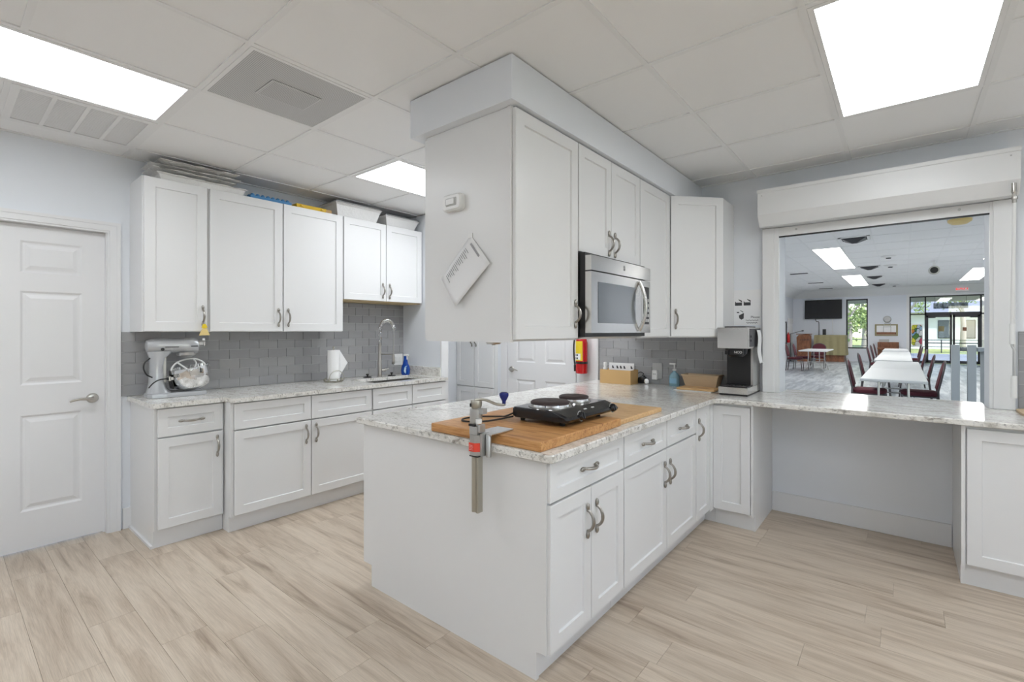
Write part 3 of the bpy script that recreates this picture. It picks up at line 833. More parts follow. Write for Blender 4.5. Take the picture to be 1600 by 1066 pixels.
# ------------------------------------------------------------------ microwave
t = thing('microwave', 'stainless steel over-the-range microwave with dark glass door', 'microwave', (-1.6, 2.57, 1.345))
y0, y1, z0, z1 = 2.194, 2.945, 1.367, 1.778
part('case', B().box(-1.90, -1.302, y0, y1, 1.345, 1.796), 'black', t, True)
xf0 = -1.252
def mw_front(b, a0, a1, z0, z1, bow=0.005):
    n = 12; rg = []
    for k in range(n + 1):
        yy = a0 + (a1 - a0) * k / n
        u = (yy - y0) / (y1 - y0) * 2 - 1
        x = xf0 - 0.012 + bow * (1 - abs(u) ** 3)
        rg.append([(-1.300, yy, z0), (x, yy, z0), (x, yy, z1), (-1.300, yy, z1)])
    return b.rings(rg, True, True, True)
part('top_band', mw_front(B(), y0, y1, 1.699, z1), 'steel', t, True)
dr = part('door', mw_front(B(), y0, 2.80, z0, 1.692), 'steel', t, True)
part('control_side', mw_front(B(), 2.803, y1, z0, 1.692), 'steel', t, True)
n = 10; rg = []
def xbow(yy, d): 
    u = (yy - y0) / (y1 - y0) * 2 - 1
    return xf0 - 0.012 + 0.005 * (1 - abs(u) ** 3) + d
for k in range(n + 1):
    yy = 2.262 + (2.715 - 2.262) * k / n
    rg.append([(xbow(yy, -0.004), yy, 1.420), (xbow(yy, 0.002), yy, 1.420), (xbow(yy, 0.002), yy, 1.640), (xbow(yy, -0.004), yy, 1.640)])
part('window', B().rings(rg, True, True, True), 'glassdark', dr, True, label='dark reflective glass window')
pts = []
for k in range(13):
    u = -1 + 2 * k / 12
    pts.append((xbow(2.765, 0.004) + 0.042 * (1 - u * u), 2.765, 1.53 + u * 0.15))
part('handle', B().tube(pts, 0.011, 10), 'steel', dr, True)
rg = []
for k in range(5):
    yy = 2.835 + 0.085 * k / 4
    rg.append([(xbow(yy, -0.004), yy, 1.42), (xbow(yy, 0.0015), yy, 1.42), (xbow(yy, 0.0015), yy, 1.655), (xbow(yy, -0.004), yy, 1.655)])
kp = part('keypad', B().rings(rg, True, True, True), 'blackgloss', t, True)
b = B()
for i in range(3):
    for j in range(5):
        yy = 2.845 + i * 0.026; zz = 1.435 + j * 0.032
        b.box(xbow(yy, 0.001), xbow(yy, 0.003), yy, yy + 0.018, zz, zz + 0.018)
part('button_grid', b, 'greyplastic', kp, True)
b = B()
cy = 2.565; zc = 1.742
for k in range(8):
    a = k * math.pi / 4
    b.box(-0.0015, 0.0015, 0.006, 0.015, -0.0012, 0.0012, T=T((xbow(cy, 0.001), cy, zc)) @ RX(a))
part('brand_mark', b, 'greyink', t, True)
part('vent_tray', B().prism([(-1.88, 1.345), (-1.31, 1.345), (-1.36, 1.333), (-1.84, 1.333)], y0 + 0.01, y1 - 0.01, 'y'), 'caststeel', t, True)

# ------------------------------------------------------------------ things on the end panel of the upper cabinet
t = thing('wall_sensor', 'small white boxed switch on the cabinet end panel', 'switch', (-1.74, 1.65, 2.02))
YP = 1.6505
def rrect(x0, x1, z0, z1, r, y, n=4):
    p = []
    for cx, cz, a in ((x1 - r, z1 - r, 0), (x0 + r, z1 - r, 90), (x0 + r, z0 + r, 180), (x1 - r, z0 + r, 270)):
        p += [(q[0], y, q[1]) for q in arc(cx, cz, r, a, a + 90, n)]
    return p
b = B().rings([rrect(-1.783, -1.650, 1.968, 2.050, 0.02, YP), rrect(-1.783, -1.650, 1.968, 2.050, 0.02, YP - 0.025), rrect(-1.775, -1.658, 1.976, 2.042, 0.015, YP - 0.033)], True, True, False)
part('case', b, 'plastic', t, True)
part('bezel', B().rings([rrect(-1.753, -1.678, 1.990, 2.030, 0.006, YP - 0.033), rrect(-1.751, -1.680, 1.992, 2.028, 0.006, YP - 0.037)], True, True, False), 'greyplastic', t, True)
part('rocker', B().box(-1.743, -1.690, YP - 0.041, YP - 0.037, 1.997, 2.023), 'plastic', t, True)
# page pinned by one corner: curled sheet, hanging as a diamond
t = thing('printed_page', 'white printed page hanging by one corner from the cabinet end panel', 'paper', (-1.68, 1.64, 1.6))
A_ = Vector((-1.609, 0, 1.838)); e1 = Vector((0.132, 0, -0.148)); e2 = Vector((-0.208, 0, -0.194))
nu, nv = 8, 10; pts = []
for i in range(nu + 1):
    for j in range(nv + 1):
        u, v_ = i / nu, j / nv
        p = A_ + e1 * u + e2 * v_
        lift = 0.003 + 0.028 * u * (0.35 + 0.65 * v_)
        pts.append((p.x, YP - lift, p.z))
fs = [(i * (nv + 1) + j, (i + 1) * (nv + 1) + j, (i + 1) * (nv + 1) + j + 1, i * (nv + 1) + j + 1) for i in range(nu) for j in range(nv)]
o = part('sheet', B().quad(pts, fs, True), 'paper', t, True)
sd = o.modifiers.new('thickness', 'SOLIDIFY'); sd.thickness = 0.0006
part('tape', B().box(-1.628, -1.598, YP - 0.0042, YP - 0.0005, 1.826, 1.848), 'plastic', t, True)
b = B()
for k in range(17):
    v0 = 0.22 + k * 0.04
    ln = [0.30, 0.18, 0.42, 0.35, 0.22, 0.38, 0.30][k % 7]
    q = []
    for u, v_ in ((0.10, v0), (0.10 + ln * 0.6, v0), (0.10 + ln * 0.6, v0 + 0.014), (0.10, v0 + 0.014)):
        p = A_ + e1 * u + e2 * v_
        q.append((p.x, YP - 0.0055 - 0.028 * u * (0.35 + 0.65 * v_), p.z))
    b.quad(q, [(0, 1, 2, 3)])
q = []
for u, v_ in ((0.16, 0.07), (0.62, 0.07), (0.62, 0.11), (0.16, 0.11)):
    p = A_ + e1 * u + e2 * v_
    q.append((p.x, YP - 0.0055 - 0.028 * u * (0.35 + 0.65 * v_), p.z))
b.quad(q, [(0, 1, 2, 3)])
part('print', b, 'greyink', t, True)

# ------------------------------------------------------------------ roller shutter, posts, crank rod
t = thing('roller_shutter', 'white roller shutter housing with side rails over the serving hatch', 'shutter', (-0.165, 4.05, 0.906))
hx0, hx1 = -0.848, 0.516
prof = [(3.930, 2.245), (3.930, 2.427), (YF - 0.001, 2.427), (YF - 0.001, 2.170), (3.985, 2.165)]
part('housing', B().prism(prof, hx0, hx1, 'x'), 'white', t, True, bevel=0.003)
part('top_lip', B().box(hx0 - 0.002, hx1 + 0.002, 3.924, 3.936, 2.405, 2.430), 'white', t, True)
for x0, x1 in ((hx0 + 0.002, -0.765), (0.420, hx1 - 0.002)):
    part('side_rail', B().box(x0, x1, 4.085, YF - 0.001, 0.906, 2.166), 'white', t, True, bevel=0.003)
part('guide', B().box(-0.765, -0.735, 4.095, 4.128, 0.906, 2.166), 'white', t, True)
part('guide', B().box(0.405, 0.420, 4.095, 4.128, 0.906, 2.166), 'white', t, True)
bb = part('bottom_bar', B().box(-0.762, 0.418, 4.100, 4.118, 2.100, 2.164), 'caststeel', t, True, label='pale grey aluminium bottom bar')
bb.data.materials[0] = M['white']
part('rubber_seal', B().box(-0.762, 0.418, 4.100, 4.118, 2.090, 2.0995), 'black', bb, True)
for x in (-0.62, 0.27): part('bolt', B().cyl((x, 4.100, 2.14), (x, 4.095, 2.14), 0.008, n=10), 'caststeel', bb, True)
for x in (hx0 + 0.03, hx1 - 0.04):
    part('screw', B().cyl((x, 3.930, 2.385), (x, 3.927, 2.385), 0.004, n=8), 'greyplastic', t, True)
# crank rod
t = thing('crank_rod', 'long white crank rod hanging from a universal joint beside the hatch', 'crank', (0.50, 4.0, 1.0))
part('joint', B().cyl((0.487, 3.925, 2.222), (0.487, 3.920, 2.178), 0.011).ball((0.487, 3.920, 2.172), 0.013).cyl((0.487, 3.920, 2.168), (0.489, 3.926, 2.110), 0.010).lathe([(0.014, 0), (0.014, 0.012)], (0.489, 3.925, 2.130), 12), 'nickel', t, True)
part('rod', B().cyl((0.489, 3.926, 2.110), (0.494, 4.04, 1.42), 0.0085, n=12), 'plastic', t, True)
part('collar', B().cyl((0.494, 4.04, 1.42), (0.494, 4.042, 1.30), 0.012, n=12), 'plastic', t, True)
part('crank_arm', B().tube([(0.494, 4.042, 1.30), (0.494, 4.03, 1.285), (0.500, 4.02, 1.27), (0.500, 4.02, 1.08)], 0.007, 8), 'caststeel', t, True)
part('grip', B().cyl((0.499, 4.02, 1.115), (0.499, 4.022, 0.985), 0.014, n=14), 'plastic', t, True)

# ------------------------------------------------------------------ peninsula worktop things
b = B().box(-1.720, -1.085, 1.497, 2.172, 0.9055, 0.944, c=0.003)
solo('cutting_board', b, 'butcher', 'thick worn butcher-block board under the hot plate', 'cutting board')
b = B().box(-1.700, -1.095, 2.176, 2.712, 0.9055, 0.930, c=0.003)
solo('cutting_board', b, 'maple', 'thinner light maple board behind the hot plate', 'cutting board')

# double hot plate
t = thing('hot_plate', 'black two-burner electric hot plate on the butcher block', 'hot plate', (-1.31, 2.02, 0.9445))
hy0, hy1 = 1.775, 2.265
b = B()
prof = [(-1.462, 0.972), (-1.462, 1.008), (-1.452, 1.014), (-1.215, 1.014), (-1.150, 0.992), (-1.138, 0.980), (-1.150, 0.966), (-1.445, 0.964)]
rg = []
for yy, s in ((hy0, 0.94), (hy0 + 0.014, 1.0), (hy1 - 0.014, 1.0), (hy1, 0.94)):
    rg.append([(-1.30 + (x + 1.30) * s, yy, 0.985 + (z - 0.985) * s) for x, z in prof])
part('body', b.rings(rg, True, True, False), 'blackgloss', t, True, bevel=0.004)
for x in (-1.43, -1.20):
    for yy in (hy0 + 0.05, hy1 - 0.06):
        if yy < 2.17 or True:
            part('foot', B().lathe([(0.011, 0), (0.013, 0.022)], (x, min(yy, 2.15), 0.9445), 10), 'rubber', t, True)
for cx, cy, r in ((-1.325, 1.905, 0.094), (-1.335, 2.135, 0.077)):
    part('top_plate', B().lathe([(r + 0.012, 0), (r + 0.012, 0.002), (r + 0.002, 0.004)], (cx, cy, 1.0145), 36), 'caststeel', t, True)
    bu = part('burner', B().lathe([(r, 0.010), (r, 0.022), (r - 0.006, 0.026), (0.02, 0.0255), (0.012, 0.024)], (cx, cy, 1.0145), 36), 'burner', t, True)
    part('chrome_ring', B().lathe([(r - 0.006, 0.002), (r + 0.005, 0.004), (r + 0.003, 0.013), (r - 0.002, 0.014)], (cx, cy, 1.0145), 36, caps=(False, False)), 'chrome', bu, True)
for yy in (1.90, 2.205):
    k = part('knob', B().lathe([(0.021, 0), (0.020, 0.012), (0.015, 0.018)], T=T((-1.150, yy, 0.985)) @ RY(R(75)), n=20), 'blackgloss', t, True)
    part('pointer', B().box(-0.016, 0.016, -0.002, 0.002, 0.018, 0.021, T=T((-1.150, yy, 0.985)) @ RY(R(75))), 'black', k, True)
    part('silver_dial', B().lathe([(0.024, 0), (0.024, 0.0015)], T=T((-1.1515, yy, 0.985)) @ RY(R(75)), n=20), 'caststeel', k, True)
b = B()
for yy in (1.99, 2.06):
    b.box(-0.004, 0.004, -0.012, 0.012, 0, 0.001, T=T((-1.18, yy, 1.0035)) @ RY(R(18.7)))
part('markings', b, 'plastic', t, True)
pts = [(-1.455, 1.80, 0.985), (-1.50, 1.78, 0.962), (-1.56, 1.80, 0.951), (-1.63, 1.74, 0.9505), (-1.655, 1.65, 0.9505), (-1.61, 1.60, 0.9505), (-1.54, 1.64, 0.9505), (-1.50, 1.72, 0.954), (-1.47, 1.80, 0.962)]
def smooth_path(p, n=5):
    p = [Vector(q) for q in p]; out = []
    for i in range(len(p) - 1):
        p0, p1, p2, p3 = p[max(i - 1, 0)], p[i], p[i + 1], p[min(i + 2, len(p) - 1)]
        for k in range(n):
            s = k / n
            out.append(0.5 * ((2 * p1) + (p2 - p0) * s + (2 * p0 - 5 * p1 + 4 * p2 - p3) * s * s + (3 * p1 - p0 - 3 * p2 + p3) * s ** 3))
    return out + [p[-1]]
part('power_cord', B().tube(smooth_path(pts), 0.0042, 8), 'rubber', t, True)

# commercial can opener clamped on the counter edge
t = thing('can_opener', 'steel crank can opener with navy knob clamped to the counter edge', 'can opener', (-1.372, 1.44, 0.625))
part('bar', B().prism([(-1.386, 1.424), (-1.380, 1.420), (-1.366, 1.426), (-1.352, 1.420), (-1.348, 1.424), (-1.348, 1.450), (-1.386, 1.450)], 0.628, 0.862), 'oldsteel', t, True, label='long grooved steel bar')
part('sleeve', B().prism([(-1.393, 1.420), (-1.385, 1.414), (-1.360, 1.414), (-1.344, 1.430), (-1.344, 1.462), (-1.393, 1.462)], 0.864, 0.948), 'caststeel', t, True)
lb = part('red_label', B().box(-1.391, -1.361, 1.4125, 1.414, 0.880, 0.916), 'redlabel', t, True, label='red printed label')
part('label_side', B().prism([(-1.361, 1.4125), (-1.3598, 1.4125), (-1.3435, 1.4293), (-1.3445, 1.4303)], 0.880, 0.916), 'redlabel', lb, True)
b = B()
for k in range(4): b.box(-1.388, -1.366 - 0.004 * (k % 2), 1.4118, 1.4125, 0.887 + k * 0.006, 0.8876 + k * 0.006)
part('label_print', b, 'paper', lb, True)
part('lower_ring', B().box(-1.391, -1.346, 1.416, 1.458, 0.858, 0.8635), 'black', t, True)
part('bracket', B().box(-1.344, -1.334, 1.430, 1.474, 0.862, 0.955).lathe([(0.011, 0), (0.012, 0.09), (0.009, 0.094)], (-1.322, 1.458, 0.858), 14), 'caststeel', t, True)
part('base_plate', B().prism([(-1.335, 1.450), (-1.300, 1.450), (-1.305, 1.60), (-1.395, 1.60), (-1.395, 1.470)], 0.946, 0.954), 'steel', t, True, bevel=0.002)
part('blade_block', B().box(-1.392, -1.350, 1.416, 1.460, 0.949, 0.985).box(-1.350, -1.336, 1.42, 1.455, 0.96, 0.992), 'caststeel', t, True, bevel=0.002)
part('blade', B().box(-1.388, -1.355, 1.408, 1.418, 0.985, 0.994), 'black', t, True)
part('gear_housing', B().lathe([(0.025, 0.994), (0.026, 1.0), (0.026, 1.052), (0.022, 1.056)], (-1.374, 1.438, 0), 24).box(-1.36, -1.325, 1.428, 1.452, 1.036, 1.058), 'caststeel', t, True)
part('roller', B().cyl((-1.346, 1.425, 0.998), (-1.346, 1.425, 1.015), 0.013, n=14), 'plastic', t, True)
part('crank_head', B().lathe([(0.018, 1.056), (0.023, 1.066), (0.024, 1.086), (0.022, 1.090)], (-1.372, 1.438, 0), 20), 'oldsteel', t, True)
part('keyhole', B().box(-1.385, -1.378, 1.4115, 1.4145, 1.064, 1.078), 'black', t, True)
ar = part('crank_arm', B().tube(smooth_path([(-1.375, 1.440, 1.090), (-1.345, 1.445, 1.094), (-1.31, 1.45, 1.089), (-1.28, 1.455, 1.080), (-1.255, 1.46, 1.079), (-1.238, 1.463, 1.081)]), 0.0055, 8, flat=1.6), 'oldsteel', t, True)
part('knob', B().lathe([(0.0065, 0), (0.008, 0.012), (0.017, 0.028), (0.0195, 0.036), (0.018, 0.044), (0.010, 0.048)], (-1.243, 1.463, 1.083), 20), 'blueknob', ar, True, label='navy blue knob')

# ---- corner of the counter: box, leaflets, bottle, sanitizer, loaf tray, coffee maker
def open_box(x0, x1, y0, y1, z0, z1, t=0.004, taper=0.0):
    b = B()
    def r(i, z, k): return [(x0 + i + k, y0 + i + k, z), (x1 - i - k, y0 + i + k, z), (x1 - i - k, y1 - i - k, z), (x0 + i + k, y1 - i - k, z)]
    return b.rings([r(0, z0, taper), r(0, z1, 0), r(t, z1, 0), r(t, z0 + t, taper)], True, True, False)
ZK = 0.9055
solo('cardboard_box', open_box(-2.150, -1.850, 3.890, 4.045, ZK, 1.030), 'card', 'open brown cardboard box on the counter by the tiled wall', 'box')
t = thing('folded_leaflet', 'white folded leaflet with black figures standing in the cardboard box', 'leaflet', (-1.98, 4.0, 0.915))
part('sheet', B().prism([(4.000, 0.915), (4.004, 0.915), (4.024, 1.085), (4.020, 1.086)], -2.125, -1.878, 'x', T=T((0, 0.0, 0)) @ Matrix()), 'paper', t, True)
b = B()
for k, x in enumerate((-2.09, -2.045, -2.01, -1.975, -1.905)):
    b.quad([(x, 4.0117, 1.035), (x + 0.02, 4.0117, 1.035), (x + 0.008, 4.0145, 1.06), (x - 0.004, 4.0145, 1.06)], [(0, 1, 2, 3)])
part('printed_figure', b, 'ink', t, True)
t = thing('white_bottle', 'small white bottle standing in the cardboard box', 'bottle', (-2.120, 3.935, 0.910))
part('body', B().lathe([(0.020, 0), (0.021, 0.004), (0.021, 0.130), (0.014, 0.145), (0.014, 0.150)], (-2.120, 3.935, 0.910), 18), 'plastic', t, True)
part('cap', B().lathe([(0.017, 0.150), (0.017, 0.180), (0.015, 0.182)], (-2.120, 3.935, 0.910), 18), 'plastic', t, True)
t = thing('black_clipper', 'small black gadget with cord behind the cardboard box', 'gadget', (-1.82, 4.06, ZK))
part('body', B().loft([(-0.05, 0, 0.02, 0.012, 0.016), (-0.03, 0, 0.03, 0.022, 0.028), (0.02, 0, 0.04, 0.022, 0.036), (0.05, 0, 0.028, 0.014, 0.02)], 14, 2.5), 'black', t)
part('wheel', B().cyl((0.052, -0.022, 0.026), (0.052, -0.012, 0.026), 0.022, n=16), 'chrome', t)
part('cord', B().tube(smooth_path([(-0.05, 0.0, 0.02), (-0.06, 0.01, 0.06), (-0.03, 0.02, 0.10), (0.01, 0.01, 0.09), (0.0, 0.0, 0.072)]), 0.004, 8), 'rubber', t)
t = thing('wall_outlet', 'grey wall outlet plate with a white plug-in adapter above the corner counter', 'outlet', (-1.68, 4.11, 0.95))
part('plate', B().box(-1.745, -1.655, YF - 0.017, YF - 0.0095, 0.955, 1.095, c=0.0015), 'greyplastic', t, True)
part('adapter', B().box(-1.735, -1.690, YF - 0.052, YF - 0.017, 0.945, 1.030, c=0.004), 'plastic', t, True)
part('prong_slot', B().box(-1.722, -1.718, YF - 0.053, YF - 0.052, 0.99, 1.002).box(-1.708, -1.704, YF - 0.053, YF - 0.052, 0.99, 1.002), 'ink', t, True)
t = thing('hand_sanitizer', 'clear pump bottle of pale blue hand sanitizer', 'bottle', (-1.520, 4.045, ZK))
part('bottle', B().loft([(0.0, 0, 0, 0.040, 0.026), (0.006, 0, 0, 0.043, 0.029), (0.085, 0, 0, 0.043, 0.029), (0.108, 0, 0, 0.030, 0.022), (0.122, 0, 0, 0.014, 0.014), (0.132, 0, 0, 0.014, 0.014)], 20, 2.6, axis='z'), 'gel', t)
part('label', B().box(-0.030, 0.030, -0.0305, -0.0295, 0.025, 0.07), 'bluelabel', t)
part('pump', B().lathe([(0.016, 0.132), (0.016, 0.150), (0.006, 0.152), (0.006, 0.185)], n=14).box(-0.040, 0.012, -0.009, 0.009, 0.185, 0.198), 'plastic', t)
solo('white_tray', B().box(-1.425, -1.135, 3.770, 4.02, ZK, 0.9105, c=0.001), 'plastic', 'thin white tray beneath the small wooden board', 'tray')
solo('wooden_board', B().box(-1.410, -1.120, 3.800, 4.03, 0.911, 0.927, c=0.002), 'maple', 'small wooden board under the loaf tray', 'cutting board')
b = open_box(-1.415, -1.130, 3.930, 4.075, 0.9275, 1.020, 0.005, 0.022)
t = thing('loaf_tray', 'tan ribbed loaf tray on the small wooden board', 'tray', (-1.272, 4.0, 0.9275))
part('body', b, 'wicker', t, True)
b = B()
for k in range(24):
    x = -1.385 + k * 0.0098
    b.quad([(x, 3.9515, 0.935), (x + 0.005, 3.9515, 0.935), (x + 0.005, 3.9335, 1.010), (x, 3.9335, 1.010), (x + 0.0025, 3.9495, 0.935), (x + 0.0025, 3.9315, 1.010)], [(0, 4, 5, 3), (4, 1, 2, 5)])
part('rib', b, 'wicker', t, True)
part('rim', B().box(-1.420, -1.125, 3.925, 3.936, 1.012, 1.022).box(-1.420, -1.125, 4.069, 4.080, 1.012, 1.022).box(-1.420, -1.409, 3.936, 4.069, 1.012, 1.022).box(-1.136, -1.125, 3.936, 4.069, 1.012, 1.022), 'wicker', t, True)

# coffee maker
t = thing('coffee_maker', 'tall stainless and black coffee brewer at the counter corner', 'coffee maker', (-0.97, 3.9, ZK))
cx0, cx1, cy0, cy1 = -1.066, -0.864, 3.715, 4.095
part('foot_plate', B().box(cx0 + 0.006, cx1 - 0.004, cy0 + 0.006, cy1, ZK, ZK + 0.012), 'black', t, True)
part('base', B().box(cx0, cx1, cy0, cy1, 0.918, 0.966), 'steel', t, True, bevel=0.002)
part('drip_tray', B().box(cx0 + 0.008, cx1 - 0.008, cy0 + 0.008, 3.93, 0.9665, 0.972), 'black', t, True)
b = B()
for k in range(7):
    b.box(cx0 + 0.03 + k * 0.022, cx0 + 0.042 + k * 0.022, 3.76 + 0.02 * (k % 2), 3.79 + 0.02 * (k % 2), 0.972, 0.975)
part('tray_slots', b, 'chrome', t, True)
part('column', B().box(cx0 + 0.010, cx1 - 0.022, 3.905, cy1 - 0.002, 0.966, 1.25), 'black', t, True)
part('column_side', B().box(cx1 - 0.022, cx1 - 0.006, 3.90, cy1 - 0.002, 0.966, 1.25), 'caststeel', t, True)
part('head', B().box(cx0 - 0.006, cx1 + 0.004, cy0 - 0.005, cy1, 1.25, 1.404), 'steel', t, True, bevel=0.003)
part('head_side', B().box(cx1 + 0.004, cx1 + 0.006, cy0 + 0.04, cy1 - 0.02, 1.262, 1.395), 'blackmetal', t, True)
for z in (1.30, 1.33): part('side_switch', B().box(cx1 + 0.006, cx1 + 0.011, cy0 + 0.06, cy0 + 0.10, z, z + 0.016), 'black', t, True)
part('lid', B().box(cx0 + 0.04, cx1 - 0.02, cy0 + 0.02, cy1 - 0.06, 1.404, 1.412), 'black', t, True)
part('logo_plate', B().box(-0.99, -0.90, 3.7295, 3.75, 1.202, 1.246), 'black', t, True)
fu = part('brew_funnel', B().lathe([(0.045, 1.185), (0.072, 1.21), (0.078, 1.248)], (-0.965, 3.81, 0), 28), 'black', t, True)
part('funnel_handle', B().box(-1.022, -0.998, 3.725, 3.78, 1.205, 1.232), 'black', fu, True)
text('lettering', 'NCO', 0.024, 'plastic', fu, T((-0.932 + 0.97, 3.7285 - 3.9, 1.222 - ZK)) @ RX(R(90)) )
t2 = thing('paper_strip', 'white paper strip hanging beside the coffee brewer', 'paper', (-0.85, 3.98, 1.12))
rg = []
for k in range(9):
    z = 1.385 - k * 0.031
    x = -0.852 + 0.006 * math.sin(k * 0.9) + 0.002 * k
    rg.append([(x, 3.93, z), (x + 0.0012, 3.93, z), (x + 0.0012, 4.04, z), (x, 4.04, z)])
part('sheet', B().rings(rg, True, True, True), 'towel', t2, True)
# sign above the coffee maker
t = thing('taped_sign', 'white sign with coffee drawings taped to the wall above the brewer', 'sign', (-0.965, YF - 0.004, 1.425))
part('sheet', B().box(-1.068, -0.862, YF - 0.003, YF - 0.001, 1.425, 1.705), 'paper', t, True)
b = B()
def sg(x, z): return (-1.068 + x * 0.206, YF - 0.0036, 1.425 + z * 0.28)
def poly2(pts): b.quad([sg(*p) for p in pts], [tuple(range(len(pts)))])
for dx in (0.07, 0.38):
    b = B()
    poly2([(dx, 0.56), (dx + 0.25, 0.56), (dx + 0.25, 0.65), (dx + 0.04, 0.65), (dx, 0.69)])
    poly2([(dx + 0.25, 0.65), (dx + 0.25, 0.70), (dx + 0.12, 0.745), (dx + 0.13, 0.72)])
    part('carafe_drawing', b, 'ink', t, True)
b = B()
poly2([(0.22, 0.20), (0.30, 0.155), (0.38, 0.19), (0.39, 0.35), (0.21, 0.28)])
poly2([(0.26, 0.43), (0.37, 0.38), (0.36, 0.36), (0.25, 0.42)])
poly2([(0.13, 0.35), (0.22, 0.35), (0.22, 0.38), (0.13, 0.38)])
part('basket_drawing', b, 'ink', t, True)
text('handwriting', 'Please', 0.026, 'ink', t, T((-0.905 + 0.965, -0.0006, 0.063)) @ RX(R(90)), 0.0002)
b = B()
for r_, (z, xa, xb) in enumerate(((0.135, 0.45, 0.90), (0.065, 0.48, 0.86))):
    pts = []
    for k in range(40):
        s = k / 39
        p = sg(xa + (xb - xa) * s, z + 0.020 * math.sin(k * 1.9) + 0.008 * math.sin(k * 0.7 + r_))
        pts.append(p)
    b.tube(pts, 0.0011, 4, flat=0.4)
part('handwriting_line', b, 'ink', t, True)

# board at the right end of the counter
t = thing('rounded_board', 'pale pink-beige rounded board at the end of the hatch counter', 'cutting board', (0.62, 3.9, ZK))
pl = arc(0.56, 3.86, 0.05, 180, 270) + [(0.9, 3.81), (0.9, 4.09), (0.545, 4.09), (0.51, 4.05)]
part('board', B().prism(pl, ZK, ZK + 0.014), 'wicker', t, True, bevel=0.003)

# ------------------------------------------------------------------ left counter things
ZS = 0.9225
# stand mixer: local x along +Y world
def mixer():
    t = thing('stand_mixer', 'silver grey bowl-lift stand mixer at the end of the sink counter', 'mixer', (-3.985, 0.925, ZS), R(90) - R(4))
    part('base', B().rings([[(x, y, z) for x, y in pl] for z, pl in [(0.0, o0), (0.022, o0), (0.030, inset(o0, 0.012))]], True, True, False), 'silverpaint', t, bevel=0.004)
    part('column', B().loft([(0.028, 0.075, 0, 0.072, 0.078), (0.06, 0.066, 0, 0.054, 0.066), (0.11, 0.060, 0, 0.042, 0.056), (0.21, 0.060, 0, 0.038, 0.050), (0.27, 0.066, 0, 0.046, 0.052), (0.305, 0.078, 0, 0.068, 0.056), (0.315, 0.08, 0, 0.070, 0.056)], 24, 2.8, axis='z'), 'silverpaint', t)
    part('lift_rail', B().box(0.092, 0.112, -0.038, 0.038, 0.10, 0.29), 'caststeel', t, bevel=0.004)
    hd = part('head', B().loft([(0.0, 0, 0.352, 0.020, 0.020), (0.006, 0, 0.352, 0.044, 0.038), (0.03, 0, 0.352, 0.058, 0.049), (0.10, 0, 0.353, 0.060, 0.051), (0.19, 0, 0.353, 0.060, 0.050), (0.235, 0, 0.350, 0.067, 0.057), (0.275, 0, 0.348, 0.068, 0.058), (0.298, 0, 0.347, 0.060, 0.052), (0.305, 0, 0.347, 0.040, 0.036)], 28, 2.5), 'silverpaint', t)
    part('planetary', B().lathe([(0.030, 0.268), (0.038, 0.272), (0.060, 0.286), (0.062, 0.305)], (0.235, 0, 0), 24), 'caststeel', hd)
    part('hub_knob', B().cyl((0.305, 0, 0.366), (0.335, 0, 0.366), 0.020, n=18).ball((0.342, 0, 0.366), (0.014, 0.024, 0.024)).box(0.334, 0.35, -0.006, 0.006, 0.372, 0.402), 'chrome', hd)
    part('speed_knob', B().cyl((0.085, -0.058, 0.330), (0.085, -0.070, 0.330), 0.010, n=14), 'black', hd)
    part('trim_band', B().box(0.10, 0.18, -0.0612, -0.0600, 0.342, 0.347).box(0.25, 0.29, -0.0690, -0.0672, 0.345, 0.351), 'black', hd)
    part('lift_arm', B().box(0.116, 0.136, -0.12, -0.10, 0.12, 0.14).box(0.116, 0.136, 0.10, 0.12, 0.12, 0.14).box(0.110, 0.122, -0.12, 0.12, 0.115, 0.145), 'steel', t)
    part('rear_cord', B().tube(smooth_path([(0.02, -0.03, 0.27), (-0.012, -0.05, 0.24), (-0.018, -0.06, 0.20), (0.0, -0.06, 0.16), (0.03, -0.05, 0.14)]), 0.0045, 8), 'rubber', t)
    part('plug_cord', B().tube(smooth_path([(0.0, -0.11, 0.075), (0.025, -0.105, 0.105), (0.06, -0.10, 0.125), (0.10, -0.105, 0.13)]), 0.004, 8).cyl((0.10, -0.105, 0.13), (0.125, -0.105, 0.128), 0.009, n=10), 'rubber', t)
    return t
o0 = [(0.0, -0.06), (0.02, -0.10), (0.10, -0.11), (0.30, -0.10), (0.345, -0.075), (0.345, -0.045), (0.30, -0.035), (0.16, -0.03), (0.16, 0.03), (0.30, 0.035), (0.345, 0.045), (0.345, 0.075), (0.30, 0.10), (0.10, 0.11), (0.02, 0.10), (0.0, 0.06)]
mx = mixer()
Mw = T((-3.985, 0.925, ZS)) @ RZ(R(86))
Mb = Mw @ T((0.276, -0.012, 0.041)) @ RY(R(-10)) @ Matrix.Scale(1.14, 4)
t = thing('mixing_bowl', 'polished steel mixing bowl tilted on the stand mixer base', 'bowl', tuple(Mb.to_translation()))
prof = [(0.030, 0.002), (0.062, 0.004), (0.092, 0.022), (0.106, 0.055), (0.110, 0.105), (0.109, 0.140), (0.112, 0.143), (0.1075, 0.141), (0.104, 0.055), (0.090, 0.025), (0.060, 0.007)]
part('shell', B().lathe(prof, n=40, T=T(-Mb.to_translation()) @ Mb), 'chrome', t)
for s in (-1, 1):
    part('side_bracket', B().box(-0.025, 0.025, s * 0.108, s * 0.122, 0.095, 0.13, T=T(-Mb.to_translation()) @ Mb), 'steel', t)
part('black_insert', B().box(-0.112, -0.104, -0.04, 0.04, 0.03, 0.09, T=T(-Mb.to_translation()) @ Mb), 'black', t)
t = thing('flat_beater', 'white coated flat beater lying in the mixing bowl', 'beater', tuple(Mb @ Vector((0, 0, 0.10))))
